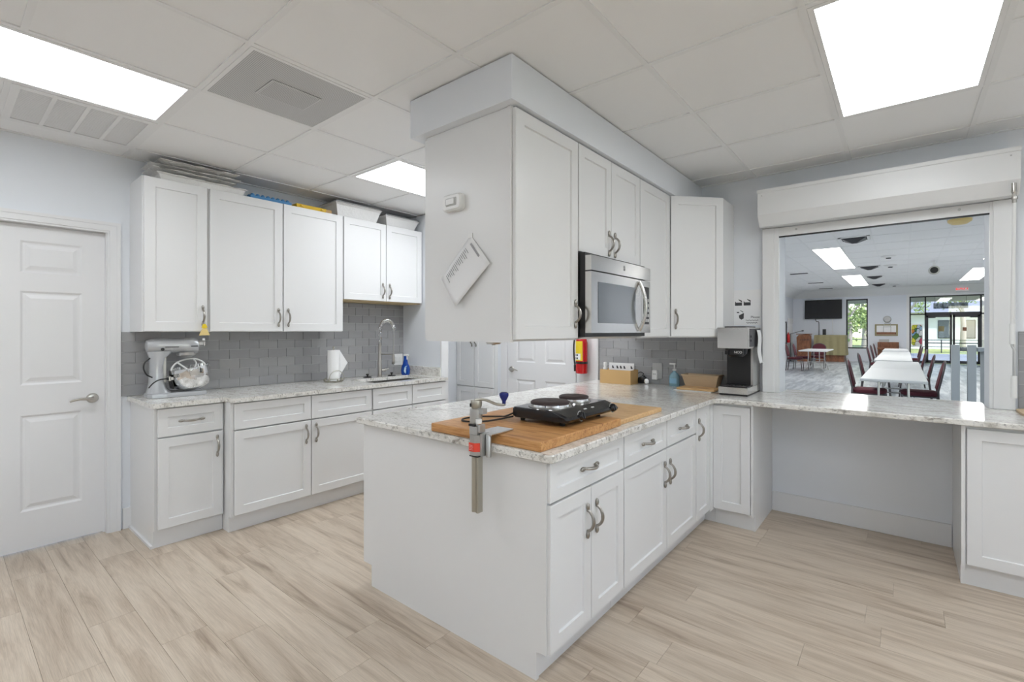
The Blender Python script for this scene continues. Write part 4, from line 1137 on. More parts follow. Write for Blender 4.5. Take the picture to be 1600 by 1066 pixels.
Mq = T(-(Mb @ Vector((0, 0, 0.10)))) @ Mb @ T((-0.002, -0.02, 0.112)) @ RX(R(-25))
b = B()
loop = [(-0.095, 0, 0.02), (-0.085, 0, 0.045), (-0.055, 0, 0.072), (-0.01, 0, 0.085), (0.04, 0, 0.080), (0.075, 0, 0.055), (0.092, 0, 0.02), (0.085, 0, 0.002)]
b.tube([Mq @ Vector(p) for p in smooth_path(loop)], 0.006, 8)
b.tube([Mq @ Vector(p) for p in ((-0.095, 0, 0.02), (-0.06, 0, -0.012), (0.0, 0, -0.006))], 0.006, 8)
b.tube([Mq @ Vector(p) for p in ((-0.05, 0, 0.074), (-0.02, 0, 0.03), (0.0, 0, 0.004))], 0.006, 8)
b.tube([Mq @ Vector(p) for p in smooth_path([(0.035, 0, 0.082), (0.045, 0, 0.05), (0.03, 0, 0.02), (0.0, 0, 0.004)])], 0.005, 8)
part('frame', b, 'plastic', t)
# outlet and switch plates
def plate(name, label, cat, x, y0, y1, z0, z1, kind):
    t = thing(name, label, cat, (x, (y0 + y1) / 2, z0))
    part('plate', B().box(x, x + 0.006, y0, y1, z0, z1), 'plastic', t, True, bevel=0.002)
    b = B(); yc = (y0 + y1) / 2
    if kind == 'outlet':
        for zc_ in (z0 + (z1 - z0) * 0.3, z0 + (z1 - z0) * 0.7):
            b.box(x + 0.006, x + 0.0066, yc - 0.010, yc - 0.007, zc_ - 0.006, zc_ + 0.008).box(x + 0.006, x + 0.0066, yc + 0.006, yc + 0.009, zc_ - 0.006, zc_ + 0.008).box(x + 0.006, x + 0.0066, yc - 0.003, yc + 0.003, zc_ - 0.016, zc_ - 0.010)
        part('socket_slots', b, 'ink', t, True)
    else:
        for k in (-1, 1):
            part('rocker', B().box(x + 0.006, x + 0.010, yc + k * 0.023 - 0.012, yc + k * 0.023 + 0.012, z0 + 0.035, z1 - 0.035), 'plastic', t, True, bevel=0.001)
plate('wall_outlet', 'white wall outlet on the grey tiles beside the mixing bowl', 'outlet', XW + 0.0092, 1.310, 1.382, 1.000, 1.118, 'outlet')
plate('switch_plate', 'white double switch plate on the grey tiles beside the blue bottle', 'switch', XW + 0.0092, 3.125, 3.235, 1.015, 1.135, 'switch')
# paper towel holder
t = thing('paper_towel_holder', 'bronze wire paper towel holder with a white roll', 'paper towels', (-3.95, 2.29, ZS))
part('roll', B().lathe([(0.018, 0.012), (0.052, 0.012), (0.052, 0.285), (0.018, 0.285)], n=28), 'towel', t)
# loose sheet end: folded corner that sticks out of the roll
b = B().quad([(0.035, 0.035, 0.285), (0.035, 0.035, 0.02), (-0.005, 0.14, 0.165), (0.037, 0.037, 0.285), (0.037, 0.037, 0.02), (-0.003, 0.142, 0.165), (0.01, 0.05, 0.285), (0.012, 0.052, 0.285), (0.01, 0.06, 0.06), (0.012, 0.062, 0.06)], [(0, 1, 8, 6), (6, 8, 2), (3, 7, 9, 4), (7, 5, 9), (0, 6, 7, 3), (6, 2, 5, 7), (2, 8, 9, 5), (8, 1, 4, 9)])
part('loose_sheet', b, 'towel', t)
part('post', B().cyl((0, 0, 0.0), (0, 0, 0.305), 0.006, n=10).ball((0, 0, 0.308), 0.009), 'oldsteel', t)
b = B()
for rr, zz in ((0.075, 0.006), (0.075, 0.03)):
    b.tube([(rr * math.cos(2 * math.pi * k / 28), rr * math.sin(2 * math.pi * k / 28), zz) for k in range(29)], 0.0032, 6)
b.tube([(0.055, 0.075 * math.cos(a), 0.02 + 0.085 * math.sin(a)) for a in [math.pi * k / 14 for k in range(15)]], 0.003, 6)
for k in range(6):
    a = k * math.pi / 3
    b.ball((0.075 * math.cos(a), 0.075 * math.sin(a), 0.018), 0.010, 8)
    b.cyl((0.0, 0.0, 0.006), (0.075 * math.cos(a), 0.075 * math.sin(a), 0.006), 0.0028, n=6)
part('wire_base', b, 'oldsteel', t)
# spring faucet
t = thing('spring_faucet', 'tall brushed pull-down faucet with a spring coil hose behind the sink', 'faucet', (-4.05, 2.85, ZS))
part('stem', B().lathe([(0.028, 0), (0.028, 0.006), (0.021, 0.012), (0.021, 0.16), (0.017, 0.17), (0.015, 0.33)], n=20), 'nickel', t)
d = Vector((0.96, 0.28, 0))
path = [(0, 0, 0.33)] + [(d.x * (0.085 - 0.085 * math.cos(a)), d.y * (0.085 - 0.085 * math.cos(a)), 0.465 + 0.095 * math.sin(a)) for a in [math.pi * k / 10 for k in range(11)]] 
path = smooth_path(path, 4)
hose = path + [Vector((d.x * 0.17, d.y * 0.17, 0.40)), Vector((d.x * 0.165, d.y * 0.165, 0.20))]
part('hose', B().tube(hose, 0.006, 8), 'caststeel', t)
pts = [Vector(p) for p in path]; coil = []
nst = 24 * 12
for k in range(nst + 1):
    s = k / nst * (len(pts) - 1); i = min(int(s), len(pts) - 2); p = pts[i].lerp(pts[i + 1], s - i)
    tg = (pts[i + 1] - pts[i]).normalized(); side = Vector((-d.y, d.x, 0)); up = tg.cross(side)
    a = 2 * math.pi * k / 12
    coil.append(p + side * 0.016 * math.cos(a) + up * 0.016 * math.sin(a))
part('spring_coil', B().tube(coil, 0.0042, 6), 'chrome', t)
part('spray_head', B().lathe([(0.012, 0.13), (0.017, 0.14), (0.015, 0.20), (0.010, 0.23)], (d.x * 0.165, d.y * 0.165, 0), 16), 'nickel', t)
part('holder_arm', B().cyl((0, 0, 0.225), (d.x * 0.155, d.y * 0.155, 0.225), 0.006, n=10), 'nickel', t)
part('lever', B().cyl((0, 0, 0.06), (0.02, 0.05, 0.065), 0.012, n=12).cyl((0.02, 0.05, 0.065), (0.03, 0.085, 0.075), 0.007, n=10).ball((0.02, 0.05, 0.065), 0.015), 'nickel', t)
for x, y, lab in ((-4.07, 2.72, 'black sink stopper with knob between the paper towels and the faucet'), (-4.04, 2.985, 'black sink stopper with knob between the faucet and the blue bottle')):
    t = thing('sink_stopper', lab, 'stopper', (x, y, ZS), 0, 'sink stoppers')
    part('disc', B().lathe([(0.040, 0), (0.041, 0.004), (0.034, 0.008), (0.010, 0.010)], n=22), 'rubber', t)
    part('knob', B().lathe([(0.007, 0.009), (0.006, 0.022), (0.014, 0.026), (0.014, 0.033), (0.008, 0.035)], n=14), 'rubber', t)
# blue spray bottle
t = thing('spray_bottle', 'deep blue spray bottle with white trigger by the stub wall', 'bottle', (-4.02, 3.145, ZS), R(20))
part('bottle', B().loft([(0.0, 0, 0, 0.040, 0.026), (0.008, 0, 0, 0.046, 0.030), (0.05, 0, 0, 0.051, 0.032), (0.085, 0, 0, 0.044, 0.029), (0.12, 0, 0, 0.026, 0.021), (0.16, 0, 0, 0.019, 0.017), (0.195, 0, 0, 0.018, 0.016)], 22, 2.3, axis='z'), 'bluebottle', t)
b = B()
lp = [(0.032 * math.cos(a) * (1.0 if math.sin(a) < 0 else 0.85), 0.055 + 0.040 * math.sin(a)) for a in [2 * math.pi * k / 16 for k in range(16)]]
Ml = RZ(R(50))
b.prism(lp, -0.0355, -0.030, 'y', T=Ml); 
part('label', b, 'bluelabel', t)
b = B()
for z, w_ in ((0.062, 0.020), (0.048, 0.024), (0.034, 0.020)):
    b.box(-w_, w_, -0.0365, -0.0355, z, z + 0.007, T=Ml)
part('label_print', b, 'paper', t)
part('trigger', B().box(-0.016, 0.034, -0.011, 0.011, 0.196, 0.214).box(0.012, 0.022, -0.008, 0.008, 0.160, 0.196).box(-0.018, 0.0, -0.011, 0.011, 0.190, 0.198), 'plastic', t, bevel=0.003)
# yellow cutter hanging from the first wall-cabinet handle
t = thing('hanging_scoop', 'pale yellow plastic scoop hanging from a wall cabinet handle', 'scoop', (-3.835, 1.232, 1.345))
part('blade', B().prism([(-0.034, 0.0), (0.036, 0.004), (0.030, 0.012), (0.014, 0.052), (-0.012, 0.052), (-0.031, 0.010)], -0.002, 0.002, 'x'), 'cream', t)
part('grip', B().prism([(-0.018, 0.055), (0.0, 0.050), (0.018, 0.058), (0.012, 0.075), (0.004, 0.085), (-0.010, 0.080)], -0.0035, 0.0035, 'x'), 'yellow', t)
part('string', B().tube([(0, -0.003, 0.083), (-0.008, 0.0, 0.105), (-0.010, 0.0, 0.125)], 0.0014, 6), 'rubber', t)

# ------------------------------------------------------------------ on top of the left wall cabinets
def foil_pan(y0, y1, x0, x1, z0, h, tilt, jit, seed, slope=0.045):
    rnd = random.Random(seed)
    b = B(); rg = []
    def ring(i, z, n=12):
        p = []
        cs = [(x0 + i, y0 + i), (x1 - i, y0 + i), (x1 - i, y1 - i), (x0 + i, y1 - i)]
        for k in range(4):
            a, c_ = cs[k], cs[(k + 1) % 4]
            for q in range(n):
                s = q / n
                xx = a[0] + (c_[0] - a[0]) * s; yy = a[1] + (c_[1] - a[1]) * s
                zz = z + tilt * (yy - y0) / (y1 - y0) + rnd.uniform(-jit, jit) * (1 if z > z0 + 0.001 else 0)
                p.append((xx + rnd.uniform(-jit, jit) * 0.6, yy + rnd.uniform(-jit, jit) * 0.6, max(zz, z0)))
        return p
    rg = [ring(slope, z0), ring(0.016, z0 + h * 0.86), ring(0.0, z0 + h), ring(0.003, z0 + h + 0.004), ring(0.018, z0 + h + 0.001), ring(slope + 0.006, z0 + 0.004)]
    return b.rings(rg, True, True, False)
g = 'crumpled foil trays on the wall cabinets'
labs = ['lowest crumpled foil tray in the stack above the single-door cabinet', 'middle crumpled foil tray in the stack above the single-door cabinet', 'bent foil tray second from the top of the cabinet stack', 'topmost dented foil tray of the stack against the ceiling']
for k, (z, h, tl, a, e, x1, sl) in enumerate(((2.411, 0.044, 0.0, 0.965, 1.545, -3.885, 0.03), (2.460, 0.030, -0.002, 0.945, 1.47, -3.90, 0.09), (2.494, 0.024, 0.006, 0.935, 1.51, -3.92, 0.10), (2.524, 0.026, 0.008, 0.985, 1.49, -3.895, 0.10))):
    solo('foil_tray', foil_pan(a, e, -4.17, x1, z, h, tl, 0.004, k, sl), 'foil', labs[k], 'foil tray', g)
b = B()
y = 1.565
b.box(-4.12, -3.895, 1.565, 1.885, 2.411, 2.432)
for k in range(8):
    for i in range(4):
        b.ball((-4.09 + i * 0.057, 1.588 + k * 0.039, 2.433), (0.022, 0.017, 0.020), 8)
solo('bumpy_mat', b, 'bluefoam', 'blue bumpy foam block on the wall cabinets beside the foil trays', 'foam block')
t = thing('yellow_tray', 'flat yellow plastic tray on top of the double-door wall cabinet', 'tray', (-3.98, 2.07, 2.411))
part('body', open_box(-4.10, -3.892, 1.925, 2.190, 2.411, 2.440, 0.004, 0.006), 'yellowplastic', t, True)
part('latch', B().box(-3.893, -3.885, 1.96, 1.985, 2.420, 2.434).box(-3.893, -3.885, 2.14, 2.165, 2.420, 2.434), 'yellowplastic', t, True)
solo('cardboard_sleeve', B().box(-4.12, -3.92, 2.20, 2.255, 2.411, 2.445), 'card', 'small cardboard sleeve beside the yellow tray', 'box')
for k, (a, e, h, lab) in enumerate(((2.275, 2.765, 0.118, 'deep grey roasting pan with lid above the sink cabinet'), (2.800, 3.225, 0.095, 'second roasting pan with lid next to the stub wall'))):
    t = thing('roasting_pan', lab, 'pan', (-4.03, (a + e) / 2, 2.411), 0, 'lidded pans on the wall cabinets')
    part('pan', foil_pan(a, e, -4.18, -3.885, 2.411, h, 0, 0.0012, 20 + k), 'foil', t, True)
    part('lid', B().box(-4.175, -3.890, a + 0.006, e - 0.006, 2.411 + h + 0.005, 2.411 + h + 0.013, c=0.003).box(-4.16, -3.905, a + 0.02, e - 0.02, 2.411 + h + 0.013, 2.411 + h + 0.022, c=0.003), 'caststeel', t, True)

# ------------------------------------------------------------------ fire extinguisher on the white panel
t = thing('fire_extinguisher', 'red fire extinguisher with yellow label on the white panel by the far door', 'fire extinguisher', (-2.43, 4.03, 0.965))
part('cylinder', B().lathe([(0.050, 0), (0.056, 0.006), (0.057, 0.30), (0.050, 0.335), (0.030, 0.36), (0.018, 0.372), (0.018, 0.385)], n=28), 'red', t)
b = B(); rg = []
for zz in (0.125, 0.315):
    rg.append([(0.0578 * math.cos(a), 0.0578 * math.sin(a), zz) for a in [R(-165) + R(115) * k / 14 for k in range(15)]])
part('yellow_label', b.rings(rg, False, False, True, closed=False), 'yellow', t)
b = B()
rg = []
for zz in (0.135, 0.195):
    rg.append([(0.0583 * math.cos(a), 0.0583 * math.sin(a), zz) for a in [R(-155) + R(85) * k / 10 for k in range(11)]])
lb = part('white_box', b.rings(rg, False, False, True, closed=False), 'paper', t)
b = B()
for i in range(2):
    for j in range(2):
        a = R(-145 + 40 * i)
        b.box(-0.010, 0.010, -0.001, 0.001, -0.008, 0.008, T=T((0.0585 * math.cos(a), 0.0585 * math.sin(a), 0.150 + 0.03 * j)) @ RZ(a + R(90)))
part('pictograms', b, 'ink', lb)
part('strap', B().lathe([(0.0595, 0.095), (0.0595, 0.115)], n=28, caps=(False, False)), 'black', t)
part('valve', B().box(-0.012, 0.012, -0.018, 0.018, 0.385, 0.41).box(-0.012, 0.012, -0.075, 0.03, 0.415, 0.424).box(-0.012, 0.012, -0.075, -0.02, 0.398, 0.405), 'black', t)
part('hose', B().tube(smooth_path([(-0.015, -0.01, 0.398), (-0.055, -0.02, 0.37), (-0.072, -0.025, 0.28), (-0.070, -0.025, 0.16), (-0.064, -0.02, 0.08)]), 0.008, 8).cyl((-0.064, -0.02, 0.08), (-0.062, -0.02, 0.02), 0.011, n=10), 'rubber', t)
part('bracket', B().box(-0.012, 0.012, 0.055, 0.069, 0.05, 0.40), 'black', t)
#HALL#
# ------------------------------------------------------------------ the hall beyond the hatch
struct('floor_hall', B().box(HXL, HXR, YF + WT, HY, -0.05, 0.0), 'hallfloor')
b = B().box(HXL - 0.15, HXL, YF + 0.5, HY + 0.2, 0, 3.4)
hwl = struct('wall_hall_left', b, 'hallwall')
struct('wall_hall_right', B().box(HXR, HXR + 0.15, YF + WT, HY + 0.2, 0, 3.4), 'hallwall')
WX0, WX1, WZ0, WZ1 = -2.085, -1.267, 0.584, 2.874       # tall window
SX_0, SX_1, SZ1 = 0.195, 3.05, 2.90                     # storefront
b = B()
b.box(HXL, WX0, HY, HY + 0.2, 0, 3.4).box(WX1, SX_0, HY, HY + 0.2, 0, 3.4).box(SX_1, HXR, HY, HY + 0.2, 0, 3.4)
b.box(WX0, WX1, HY, HY + 0.2, 0, WZ0).box(WX0, WX1, HY, HY + 0.2, WZ1, 3.4).box(SX_0, SX_1, HY, HY + 0.2, SZ1, 3.4)
struct('wall_hall_end', b, 'hallwall')
# sloped cove panels under the ceiling edge
struct('trim_3', B().prism([(HY - 0.001, 2.985), (HY - 0.60, HZ - 0.002), (HY - 0.001, HZ - 0.002)], HXL, HXR, 'x'), 'tile_ceiling')
struct('trim_4', B().prism([(HXL + 0.001, 3.0), (HXL + 0.52, HZ - 0.003), (HXL + 0.001, HZ - 0.003)], YF + WT + 0.3, HY - 0.02, 'y'), 'tile_ceiling')
hc = struct('ceiling_hall', B().box(HXL - 0.1, HXR + 0.1, YF + WT, HY + 0.1, HZ + 0.03, HZ + 0.06), 'tile_ceiling')
hlights = []
for k, od in enumerate(('first', 'second', 'third', 'fourth')):
    for x, y, row in ((-1.70, 13.19, 'the row nearest the hatch'), (-1.70, 20.12, 'the row before the television wall'), (1.60, 20.12, 'the row before the glass doors'), (-1.70, 6.26, 'the added row just behind the hatch wall'), (1.60, 13.19, 'the added row above the railings'), (3.40, 13.19, 'the added outermost row')):  # rows behind the hatch wall, above the railings and outermost: added for brightness
        hlights.append((x, y + 1.155 * k, od + ' hall ceiling light from the hatch in ' + row))
hgx = [-1.70 + 0.6 * k for k in range(-5, 12)]; hgy = [20.12 + 1.155 * k for k in range(-11, 7)]
bg = B()
for i in range(len(hgx) - 1):
    for j in range(len(hgy) - 1):
        x0, x1, y0, y1 = max(hgx[i], HXL), min(hgx[i + 1], HXR), hgy[j], min(hgy[j + 1], HY)
        if x1 - x0 < 0.05 or y1 - y0 < 0.05: continue
        if any(abs(x0 - lx) < 0.05 and abs(y0 - ly) < 0.05 for lx, ly, _ in hlights): continue
        me = B().box(x0 + 0.009, x1 - 0.009, y0 + 0.009, y1 - 0.009, HZ + 0.004, HZ + 0.02).mesh('ceiling_tile')
        me.materials.append(M['tile_ceiling'])
        o = bpy.data.objects.new('ceiling_tile', me); COL.objects.link(o); o.parent = hc
for x in hgx: bg.box(x - 0.012, x + 0.012, hgy[0], HY, HZ, HZ + 0.02) if not any(abs(x - q) < 0.01 for q in ()) else None
for y in hgy: bg.box(HXL, HXR, y - 0.012, y + 0.012, HZ, HZ + 0.018)
part('ceiling_grid', bg, 'grid', hc)
for x, y, lab in hlights:
    troffer(x, y, 0.6, 1.155, HZ, lab, 'hall ceiling lights', 'hall_lens', 'hall_light')
def diffuser(x, y, w, lab):
    t = thing('hall_diffuser', lab, 'vent', (x, y, HZ), 0, 'hall air diffusers')
    h = w / 2
    part('frame', B().box(x - h, x + h, y - h, y - h + 0.05, HZ - 0.012, HZ + 0.002).box(x - h, x + h, y + h - 0.05, y + h, HZ - 0.012, HZ + 0.002).box(x - h, x - h + 0.05, y - h, y + h, HZ - 0.012, HZ + 0.002).box(x + h - 0.05, x + h, y - h, y + h, HZ - 0.012, HZ + 0.002), 'grid', t, True)
    k = part('core', B().rings([[(x - q, y - q, z), (x + q, y - q, z), (x + q, y + q, z), (x - q, y + q, z)] for q, z in ((h - 0.05, HZ), (h - 0.08, HZ - 0.03), (0.04, HZ - 0.10))], True, True, False), 'blackmetal', t, True)
    b = B()
    for j in range(7):
        yy = y - h + 0.07 + j * (w - 0.14) / 6
        b.box(x - h + 0.05, x + h - 0.05, yy, yy + 0.012, HZ - 0.016, HZ - 0.008)
    part('louvre', b, 'blackmetal', t, True)
for y, lab in ((12.15, 'dark square ceiling diffuser nearest the hatch in the hall'), (17.7, 'second dark ceiling diffuser along the hall light row'), (20.9, 'third dark ceiling diffuser along the hall light row'), (24.4, 'last dark ceiling diffuser before the far hall wall')):
    diffuser(-0.79, y, 0.52, lab)
for y, od in ((18.3, 'first'), (22.2, 'second'), (25.4, 'third')):
    solo('slot_vent', B().box(-2.95, -2.45, y, y + 0.16, HZ - 0.012, HZ + 0.001), 'blackmetal', od + ' dark slot vent from the hatch in the hall ceiling', 'vent', 'hall slot vents')
for y, od in ((15.5, 'first'), (17.7, 'second'), (25.2, 'third')):
    t = thing('ceiling_speaker', od + ' white round ceiling device from the hatch along the hall tiles', 'ceiling speaker', (-0.30, y, HZ), 0, 'round ceiling devices')
    part('disc', B().lathe([(0.16, 0.0), (0.15, -0.02), (0.05, -0.05)], n=20), 'plastic', t)
    part('cone', B().lathe([(0.06, -0.04), (0.05, -0.07)], n=14), 'blackmetal', t)
t = thing('smoke_detector', 'cream domed smoke detector at the top of the hatch view', 'smoke detector', (0.74, 11.15, HZ))
part('dome', B().lathe([(0.16, 0.0), (0.155, -0.05), (0.10, -0.09), (0.03, -0.10)], n=24), 'cream', t)
part('ring', B().lathe([(0.17, 0.002), (0.17, -0.012)], n=24), 'plastic', t)
t = thing('security_camera', 'white dome camera with a black lens on the hall ceiling', 'camera', (0.64, 17.4, HZ))
part('bracket', B().cyl((0, 0, 0), (0, 0, -0.16), 0.03, n=12), 'plastic', t)
part('body', B().cyl((0, 0.14, -0.24), (0, -0.12, -0.26), 0.12, n=18), 'caststeel', t)
part('lens', B().cyl((0, -0.12, -0.26), (0, -0.15, -0.262), 0.085, n=18), 'black', t)
# exit sign
t = thing('exit_sign', 'illuminated red EXIT sign above the glass doors', 'sign', (1.86, 26.84, 3.0))
part('case', B().box(1.66, 2.06, 26.86, 26.92, 3.03, 3.285), 'plastic', t, True)
text('lettering', 'EXIT', 0.20, 'exit_red', t, T((0, 0.016, 0.155)) @ RX(R(90)), 0.003)

# storefront
sf = struct('window_3', B().box(SX_0, SX_1, HY + 0.09, HY + 0.095, 0.0, SZ1), 'pane')
def bar(name, x0, x1, z0, z1, d=0.05):
    part(name, B().box(x0, x1, HY + 0.04, HY + 0.04 + 2 * d, z0, z1), 'blackmetal', sf)
for x in (SX_0, 0.70, 2.42, SX_1 - 0.05): bar('mullion', x, x + 0.05, 0, SZ1)
bar('head_bar', SX_0, SX_1, SZ1 - 0.05, SZ1); bar('transom_bar', SX_0, 0.70, 2.09, 2.14); bar('transom_bar', 0.70, 2.47, 2.06, 2.19); bar('transom_bar', 2.47, SX_1, 2.09, 2.14)
bar('sill_bar', SX_0, 0.70, 0, 0.10); bar('sill_bar', 2.47, SX_1, 0, 0.10)
for a, e in ((0.75, 1.575), (1.595, 2.42)):
    dl = part('door_leaf', B().box(a, a + 0.07, HY + 0.045, HY + 0.105, 0.02, 2.06).box(e - 0.07, e, HY + 0.045, HY + 0.105, 0.02, 2.06).box(a, e, HY + 0.045, HY + 0.105, 1.98, 2.06).box(a, e, HY + 0.045, HY + 0.105, 0.02, 0.14), 'blackmetal', sf)
    part('push_bar', B().box(a + 0.04, e - 0.04, HY + 0.0, HY + 0.03, 0.86, 0.90), 'blackmetal', dl)
    part('closer', B().box(a + 0.06 if a < 1 else e - 0.30, a + 0.30 if a < 1 else e - 0.06, HY + 0.0, HY + 0.045, 1.95, 2.02), 'blackmetal', dl)
part('casing', B().box(SX_0 - 0.10, SX_0, HY - 0.02, HY + 0.04, 0, SZ1 + 0.10).box(SX_0, SX_1 + 0.10, HY - 0.02, HY + 0.04, SZ1, SZ1 + 0.10), 'trim', sf)
solo('window_decal', B().box(1.15, 1.33, HY + 0.08, HY + 0.088, 1.38, 1.60), 'olive', 'olive green sticker on the left glass door leaf', 'sticker')
solo('window_decal', B().box(1.90, 2.02, HY + 0.08, HY + 0.088, 1.40, 1.55), 'brownwood', 'small brown sticker on the right glass door leaf', 'sticker')
t = thing('stained_glass', 'tall colourful abstract stained glass panel beside the glass doors', 'stained glass', (0.43, HY + 0.03, 0.72))
part('panel', B().rings([rrect(0.265, 0.615, 0.76, 1.66, 0.08, HY + 0.05), rrect(0.265, 0.615, 0.76, 1.66, 0.08, HY + 0.03)], True, True, False), 'stained', t, True)
part('frame', B().box(0.245, 0.265, HY + 0.02, HY + 0.06, 0.72, 1.70).box(0.615, 0.640, HY + 0.02, HY + 0.06, 0.72, 1.70).box(0.265, 0.615, HY + 0.02, HY + 0.06, 1.66, 1.70).box(0.265, 0.615, HY + 0.02, HY + 0.06, 0.72, 0.76), 'plastic', t, True)
t = thing('transom_banner', 'blue grey banner hanging outside above the glass doors', 'banner', (1.55, HY + 0.5, 2.36))
part('panel', B().box(1.0, 2.1, HY + 0.50, HY + 0.52, 2.36, 2.60), 'signprint', t, True)
for x in (1.05, 2.05): part('cord', B().cyl((x, HY + 0.51, 2.60), (x, HY + 0.51, 3.05), 0.008, n=6), 'blackmetal', t, True)
# tall window
w2 = struct('window_2', B().box(WX0, WX1, HY + 0.10, HY + 0.105, WZ0, WZ1), 'pane')
part('window_frame', B().box(WX0, WX0 + 0.06, HY + 0.02, HY + 0.12, WZ0, WZ1).box(WX1 - 0.05, WX1, HY + 0.02, HY + 0.12, WZ0, WZ1).box(WX0, WX1, HY + 0.02, HY + 0.12, WZ0, WZ0 + 0.05).box(WX0, WX1, HY + 0.02, HY + 0.12, WZ1 - 0.06, WZ1), 'blackmetal', w2)
# television
t = thing('television', 'large black wall-mounted television on the far hall wall', 'television', (-2.985, HY - 0.05, 1.977))
part('case', B().box(-3.735, -2.234, HY - 0.10, HY - 0.05, 1.977, 2.881), 'black', t, True)
part('screen', B().box(-3.72, -2.25, HY - 0.103, HY - 0.10, 1.995, 2.865), 'screen', t, True)
part('mount', B().box(-3.2, -2.8, HY - 0.05, HY - 0.001, 2.2, 2.6), 'blackmetal', t, True)
part('cable', B().tube(smooth_path([(-3.30, HY - 0.04, 1.98), (-3.26, HY - 0.03, 1.85), (-3.16, HY - 0.03, 1.80), (-3.16, HY - 0.02, 1.2)]), 0.012, 6), 'rubber', t, True)
part('cable', B().tube([(-2.62, HY - 0.03, 1.98), (-2.60, HY - 0.02, 1.2)], 0.008, 6), 'plastic', t, True)
# bulletin board
t = thing('bulletin_board', 'green-framed white board with a brown strip on the hall wall', 'board', (-0.6, HY - 0.02, 1.176))
part('panel', B().box(-1.01, -0.197, HY - 0.03, HY - 0.001, 1.176, 1.695), 'olive', t, True)
part('white_sheet', B().box(-0.95, -0.26, HY - 0.036, HY - 0.03, 1.23, 1.64), 'paper', t, True)
part('brown_strip', B().box(-0.95, -0.26, HY - 0.042, HY - 0.036, 1.235, 1.34), 'brownwood', t, True)
part('wire_stand', B().tube([(-0.70, HY - 0.045, 1.34), (-0.70, HY - 0.045, 1.58), (-0.66, HY - 0.045, 1.75), (-0.46, HY - 0.045, 1.75), (-0.44, HY - 0.045, 1.58), (-0.44, HY - 0.045, 1.34)], 0.012, 6).tube([(-0.70, HY - 0.045, 1.58), (-0.44, HY - 0.045, 1.58)], 0.012, 6), 'caststeel', t, True)
solo('wall_fan', B().cyl((-0.57, HY - 0.001, 1.92), (-0.57, HY - 0.09, 1.92), 0.15, 0.12, 22), 'greyplastic', 'pale round wall fitting above the bulletin board', 'wall fitting')
# console / piano by the far wall
t = thing('upright_piano', 'low brown wooden upright piano against the far hall wall', 'piano', (-0.52, 26.9, 0))
part('body', B().box(-0.90, -0.16, 26.75, HY - 0.01, 0.0, 0.90), 'brownwood', t, True, bevel=0.01)
part('key_shelf', B().box(-0.90, -0.16, 26.50, 26.75, 0.58, 0.66), 'brownwood', t, True)
part('music_rack', B().box(-0.86, -0.50, HY - 0.10, HY - 0.06, 0.90, 1.02), 'greyplastic', t, True)
# covered instrument with cloth
t = thing('covered_organ', 'organ draped with a khaki cloth below the television', 'organ', (-2.65, 26.4, 0))
n = 26; ring0 = []; ring1 = []; ring2 = []
def outline(o, wave):
    p = []
    cs = [(-3.20 - o, 25.9 - o), (-2.02 + o, 25.9 - o), (-2.02 + o, 26.9 + o), (-3.20 - o, 26.9 + o)]
    for k in range(4):
        a, c_ = cs[k], cs[(k + 1) % 4]
        for q in range(n):
            s = q / n; p.append((a[0] + (c_[0] - a[0]) * s + wave * math.sin(q * 1.3) * 0.6, a[1] + (c_[1] - a[1]) * s + wave * math.sin(q * 1.1)))
    return p
rg = [[(x, y, 0.30) for x, y in outline(0.03, 0.035)], [(x, y, 0.8) for x, y in outline(0.01, 0.015)], [(x, y, 1.19) for x, y in outline(0.0, 0.0)], [(x, y, 1.21) for x, y in outline(-0.04, 0)]]
part('cloth', B().rings(rg, False, True, True), 'olive', t, True)
part('base', B().box(-3.15, -2.07, 25.97, 26.83, 0.0, 0.40), 'brownwood', t, True)
t = thing('lectern', 'brown wooden lectern beside the khaki-covered organ', 'lectern', (-3.65, 25.6, 0))
part('body', B().prism([(-3.80, 0.0), (-3.30, 0.0), (-3.30, 1.18), (-3.38, 1.24), (-3.74, 1.22), (-3.83, 1.10)], 25.4, 25.85, 'y'), 'brownwood', t, True)
part('slanted_top', B().box(-3.84, -3.28, 25.36, 25.9, 1.235, 1.265), 'brownwood', t, True)
part('seam', B().box(-3.70, -3.32, 25.395, 25.40, 0.98, 1.0), 'ink', t, True)
t = thing('microphone_stand', 'black boom microphone stand beside the lectern', 'microphone stand', (-4.0, 25.0, 0))
part('pole', B().cyl((-4.0, 25.0, 0.02), (-4.0, 25.0, 1.28), 0.014, n=8), 'blackmetal', t, True)
part('boom', B().cyl((-4.1, 25.0, 1.24), (-3.55, 25.0, 1.40), 0.011, n=8), 'blackmetal', t, True)
part('microphone', B().ball((-3.53, 25.0, 1.405), (0.05, 0.03, 0.03), 10), 'black', t, True)
part('base', B().lathe([(0.14, 0), (0.14, 0.02), (0.02, 0.03)], (-4.0, 25.0, 0), 16), 'blackmetal', t, True)
t = thing('desk_speaker', 'small black speaker on top of the khaki-covered organ', 'speaker', (-2.86, 26.5, 1.212))
part('body', B().box(-2.93, -2.80, 26.44, 26.56, 1.212, 1.48), 'black', t, True)
part('grille', B().box(-2.92, -2.81, 26.435, 26.44, 1.23, 1.46), 'blackmetal', t, True)
